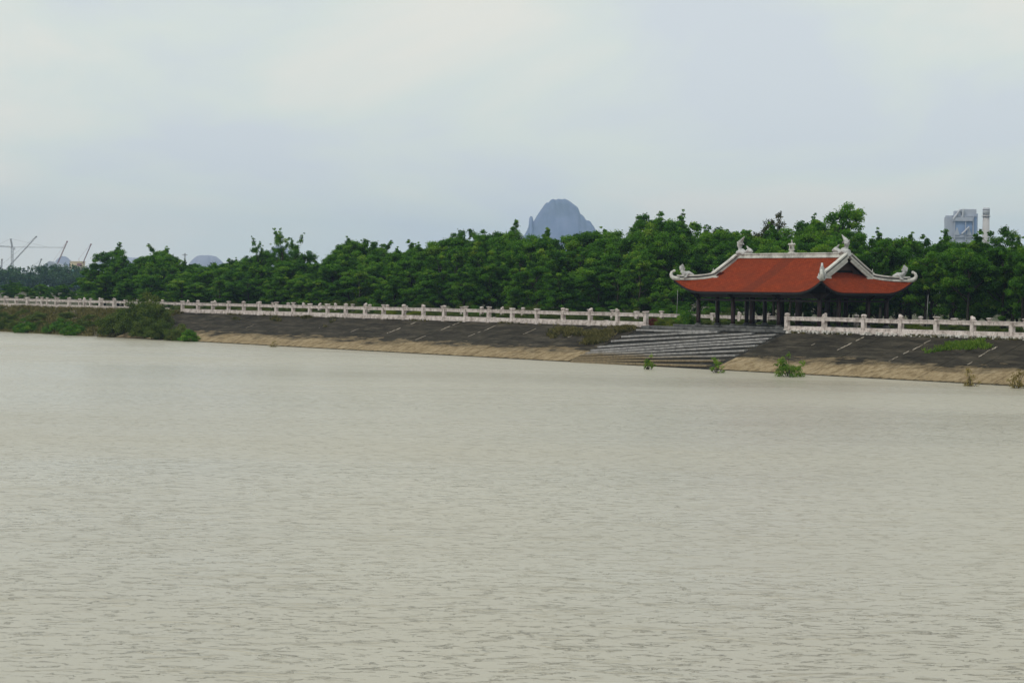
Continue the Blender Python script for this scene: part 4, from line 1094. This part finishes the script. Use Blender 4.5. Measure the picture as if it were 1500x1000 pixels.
# cement plant and chimney
AZ = math.atan2(0.776, 0.63)                          # facade direction facing the river
def plant():
    root = tag(empty('cement_plant', (-616.0, 832.0, GZ), AZ), 'pale blue-grey industrial tower rising above the wood at right', 'plant building')
    def part(nm, boxes, mat, parent=root):
        b = MB()
        for c, d in boxes: b.box(c, d)
        return b.build(nm, mat, parent)
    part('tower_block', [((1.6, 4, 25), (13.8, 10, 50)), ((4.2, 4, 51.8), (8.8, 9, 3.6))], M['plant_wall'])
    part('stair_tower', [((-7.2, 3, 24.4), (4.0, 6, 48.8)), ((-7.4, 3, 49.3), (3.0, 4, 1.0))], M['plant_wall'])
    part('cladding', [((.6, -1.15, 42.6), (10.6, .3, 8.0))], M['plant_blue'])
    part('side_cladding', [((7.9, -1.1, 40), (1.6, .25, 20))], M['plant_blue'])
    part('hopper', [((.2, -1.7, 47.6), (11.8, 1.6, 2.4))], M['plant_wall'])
    for x0 in (-3.2, 4.0):
        b = MB(); b.hexa([(x0 - 1.6, -1.9, 38), (x0 + 1.6, -1.9, 38), (x0 + 1.6, -1.2, 38), (x0 - 1.6, -1.2, 38)], [(x0 - .2, -1.9, 42.5), (x0 + .2, -1.9, 42.5), (x0 + .2, -1.2, 42.5), (x0 - .2, -1.2, 42.5)]); b.build('brace', M['plant_wall'], root)
    for z_ in (33, 36.8, 49.4): part('floor_band', [((1.6, -1.45, z_), (14.2, .5, .6))], M['plant_wall'])
    for x in (-4.6, 1.9, 6.6): part('frame_post', [((x, -1.75, 25), (.5, .5, 49))], M['plant_wall'])
    for x in (8.9, 9.5): part('frame_post', [((x, 1, 25.5), (.35, .35, 51))], M['plant_blue'])
    b = MB(); b.tube([(-5.6, -2.2, 47.5), (-1.6, -2.2, 53.2)], .7, 6); b.tube([(-.2, -2, 48.6), (.5, -2, 53.6)], .65, 6); b.build('duct', M['white_sheet'], root)
    b = MB(); b.tube([(-.6, -3.0, 38.6), (3.8, -3.0, 43.0)], .55, 6); b.build('conveyor', M['white_sheet'], root)
    b = MB(); b.tube([(-1.2, -1.9, 52.4), (-1.2, 5, 52.4), ], .5, 5); b.box((-2.4, 2, 51.2), (3.4, 5, 2.6)); b.build('roof_unit', M['plant_wall'], root)
plant()
root = tag(empty('chimney', (-604.6, 840.4, GZ)), 'slim grey concrete chimney beside the industrial tower', 'chimney')
b = MB(); b.lathe((0, 0, 0), [(2.9, 0), (2.35, 25), (1.95, 50.2)], 20); b.build('shaft', M['chimney'], root, smooth=True)
b = MB(); b.lathe((0, 0, 50.2), [(2.1, 0), (2.1, 2.6), (2.0, 4.2)], 20); b.build('crown_band', M['white_sheet'], root, smooth=True)
b = MB(); b.lathe((0, 0, 53.0), [(2.14, 0), (2.14, .5)], 20); b.build('dark_rim', M['crane'], root)
b = MB(); b.lathe((0, 0, 49.2), [(2.7, 0), (2.7, .25)], 20); b.build('walkway', M['crane'], root)

# cranes: lattice masts, jibs, pendants
def lattice(b, p, q, w, r=.10, seg=None):
    p, q = Vector(p), Vector(q); L = (q - p).length; n = seg or max(3, int(L / (w * 1.6)))
    t = (q - p).normalized(); u = Vector((0, 0, 1)) if abs(t.z) < .9 else Vector((1, 0, 0))
    a = t.cross(u).normalized() * w / 2; c = a.cross(t).normalized() * w / 2
    cor = [a + c, a - c, -a - c, -a + c]
    for k in cor: b.tube([p + k, q + k], r, 4)
    for i in range(n):
        m0 = p + (q - p) * (i / n); m1 = p + (q - p) * ((i + 1) / n)
        for k in range(4): b.tube([m0 + cor[k], m1 + cor[(k + 1) % 4]], r * .6, 3)
F0 = Vector((rt2[0], rt2[1], 0))
def luffing(x, y, base, foot_h, tipv, label, mat='crane', w=.8):
    root = tag(empty('luffing_crane', (x, y, GZ)), label, 'crane', 'far cranes of the shipyard at left')
    ft = Vector((0, 0, foot_h)); tip = F0 * tipv[0] + Vector((0, 0, tipv[1]))
    b = MB(); lattice(b, (0, 0, 0), ft, .9, .10); b.build('mast', M[mat], root)
    b = MB(); lattice(b, ft, tip, w * .6, .09); b.build('boom', M[mat], root)
    b = MB(); b.box(ft + F0 * -1.8 + Vector((0, 0, .6)), (3.4, 2.0, 2.0), AZ); b.build('machine_house', M[mat], root)
    b = MB(); b.box(tip, (1.1, .8, .9), AZ); b.build('boom_head', M[mat], root)
    b = MB(); ap = ft - F0 * 2.4 + Vector((0, 0, 5)); b.tube([ft - F0 * 2 + Vector((0, 0, 1)), ap], .15, 4); b.tube([ap, tip + Vector((0, 0, .4))], .07, 3); b.build('pendant', M[mat], root)
luffing(-1243.6, 505.5, 0, 11.5, (24.5, 38.4), 'long dark luffing crane boom at the far left', w=1.0)
luffing(-1227.8, 539.2, 0, 13.5, (9.3, 35.2), 'thin pinkish crane boom above the rounded hill', 'crane_red', w=1.0)
luffing(-1219.0, 557.2, 0, 17.5, (6.7, 33.4), 'thin red crane boom behind the open-crowned tree', 'crane_red', .7)
luffing(-1233.8, 526.6, 0, 10.5, (4.4, 21.6), 'short crane boom left of the factory', w=.7)
luffing(-1244.2, 504.2, 0, 10.5, (.5, 21.2), 'upright crane boom at the left picture edge', w=.9)
luffing(-1236.3, 521.3, 0, 10.0, (.6, 16.0), 'smallest crane between tower crane and factory', w=.7)
root = tag(empty('tower_crane', (-1240.9, 511.3, GZ)), 'pale tower crane with long thin horizontal jib at far left', 'crane', 'far cranes of the shipyard at left')
b = MB(); lattice(b, (0, 0, 0), (0, 0, 30.5), 1.3, .11); b.build('mast', M['crane'], root)
b = MB(); lattice(b, (0, 0, 30.5), F0 * 39 + Vector((0, 0, 30.6)), .45, .045); b.build('jib', M['crane'], root)
b = MB(); lattice(b, (0, 0, 30.5), F0 * -14 + Vector((0, 0, 31.4)), .8, .10); b.box(F0 * -12 + Vector((0, 0, 30.5)), (3, 1.5, 1.6), AZ); b.build('counter_jib', M['crane'], root)
b = MB(); lattice(b, (0, 0, 30.5), F0 * -1.2 + Vector((0, 0, 36.8)), .8, .12); b.tube([F0 * -1.2 + Vector((0, 0, 36.8)), F0 * 26 + Vector((0, 0, 31))], .06, 3); b.tube([F0 * -1.2 + Vector((0, 0, 36.8)), F0 * -12 + Vector((0, 0, 31.6))], .06, 3); b.build('tower_head', M['crane'], root)
b = MB(); b.box(F0 * 1.2 + Vector((0, 0, 29.4)), (1.6, 1.4, 1.8), AZ); b.build('cab', M['white_sheet'], root)
# factory sheds below the cranes
root = tag(empty('factory_shed', (-1228.0, 539.0, GZ), AZ), 'hazy grey factory shed with sloping roof below the cranes', 'factory')
b = MB(); b.box((0, 6, 7), (24, 14, 14)); b.build('wall', M['plant_wall'], root)
b = MB(); b.hexa([(-12.4, -1.4, 14), (12.4, -1.4, 14), (12.4, 13.4, 14), (-12.4, 13.4, 14)], [(-3.5, -1, 20.5), (6, -1, 17.5), (6, 13, 17.5), (-3.5, 13, 20.5)]); b.build('roof', M['plant_wall'], root)
for k in range(6):
    b = MB(); b.box((-9.6 + k * 3.8, -1.1, 9.5), (2.4, .3, 2.2)); b.build('window', M['crane'], root)
b = MB(); b.box((0, -1.2, 12.4), (24.4, .4, .6)); b.build('cornice', M['plant_wall'], root)
root = tag(empty('silo_block', (-1220.3, 553.0, GZ), AZ), 'cream coloured industrial block behind the trees at left', 'factory')
b = MB(); b.box((0, 5, 10), (9.6, 8, 20)); b.build('wall', M['cream'], root)
b = MB(); b.box((0, 5, 20.3), (10.2, 8.6, .6)); b.build('roof', M['cream'], root)
for k in range(3):
    b = MB(); b.box((-3 + k * 3, .9, 15.8), (1.2, .3, 1.0)); b.build('window', M['plant_wall'], root)
root = tag(empty('teal_shed', (-1217.5, 549.0, GZ), AZ), 'teal metal shed in front of the cream block', 'factory')
b = MB(); b.box((0, 4, 6), (7, 6, 12)); b.build('wall', M['teal'], root)
b = MB(); b.hexa([(-3.8, .5, 12), (3.8, .5, 12), (3.8, 7.5, 12), (-3.8, 7.5, 12)], [(-3.8, .5, 12.4), (3.8, .5, 12.4), (3.8, 4.2, 14.2), (-3.8, 4.2, 14.2)]); b.build('roof', M['teal'], root)
# small pylon above the second crown
root = tag(empty('pylon', (-486.8, 230.6, GZ)), 'small lattice pylon between two tree crowns at left', 'pylon')
b = MB(); lattice(b, (0, 0, 0), (0, 0, 14.6), .4, .04); b.build('mast', M['crane'], root)
b = MB(); b.box((0, 0, 14.0), (1.8, .15, .18), AZ); b.build('crossarm', M['crane'], root)

# far-off belt of woodland under the cranes
rng = np.random.default_rng(77)
n = 2600
u = rng.uniform(-120, 150, n); dpt = rng.uniform(0, 40, n)
cx_ = -600 + u * .63 * .9 - dpt * .776; cy_ = 225 + u * .776 * .9 + dpt * .63
hh = 8.4 + 1.2 * np.sin(u * .17) + 1.4 * np.sin(u * .43 + 1) + rng.normal(0, .9, n)
C = np.c_[cx_, cy_, GZ + hh * rng.uniform(.0, 1.0, n) ** .8]
V, F, T = leaf_cloud(rng, C, rng.uniform(1.1, 2.0, n), np.full(n, 60), .8, np.clip(rng.normal(.4, .25, n), 0, 1))
tag(link('distant_wood', np_mesh('distant_wood', V, F, M['far_leaf'], attr=T)), 'hazy distant woodland below the cranes at far left', 'woodland', kind='stuff')

# ---------------------------------------------------------------- haze: one closed box of even air
hz = MB(); hz.box((-1850, 1500, 110), (6800, 6100, 224))
hm = bpy.data.materials.new('haze_air'); hm.use_nodes = True
hn = hm.node_tree.nodes; hn.clear()
ho = hn.new('ShaderNodeOutputMaterial'); hv = hn.new('ShaderNodeVolumePrincipled')
hv.inputs['Color'].default_value = (0.50, 0.70, 1.0, 1)
hv.inputs['Density'].default_value = 0.00012
hv.inputs['Anisotropy'].default_value = 0.0
hm.node_tree.links.new(hv.outputs[0], ho.inputs['Volume'])
tag(hz.build('haze', hm), 'thin bluish haze in the air', 'haze', kind='stuff')
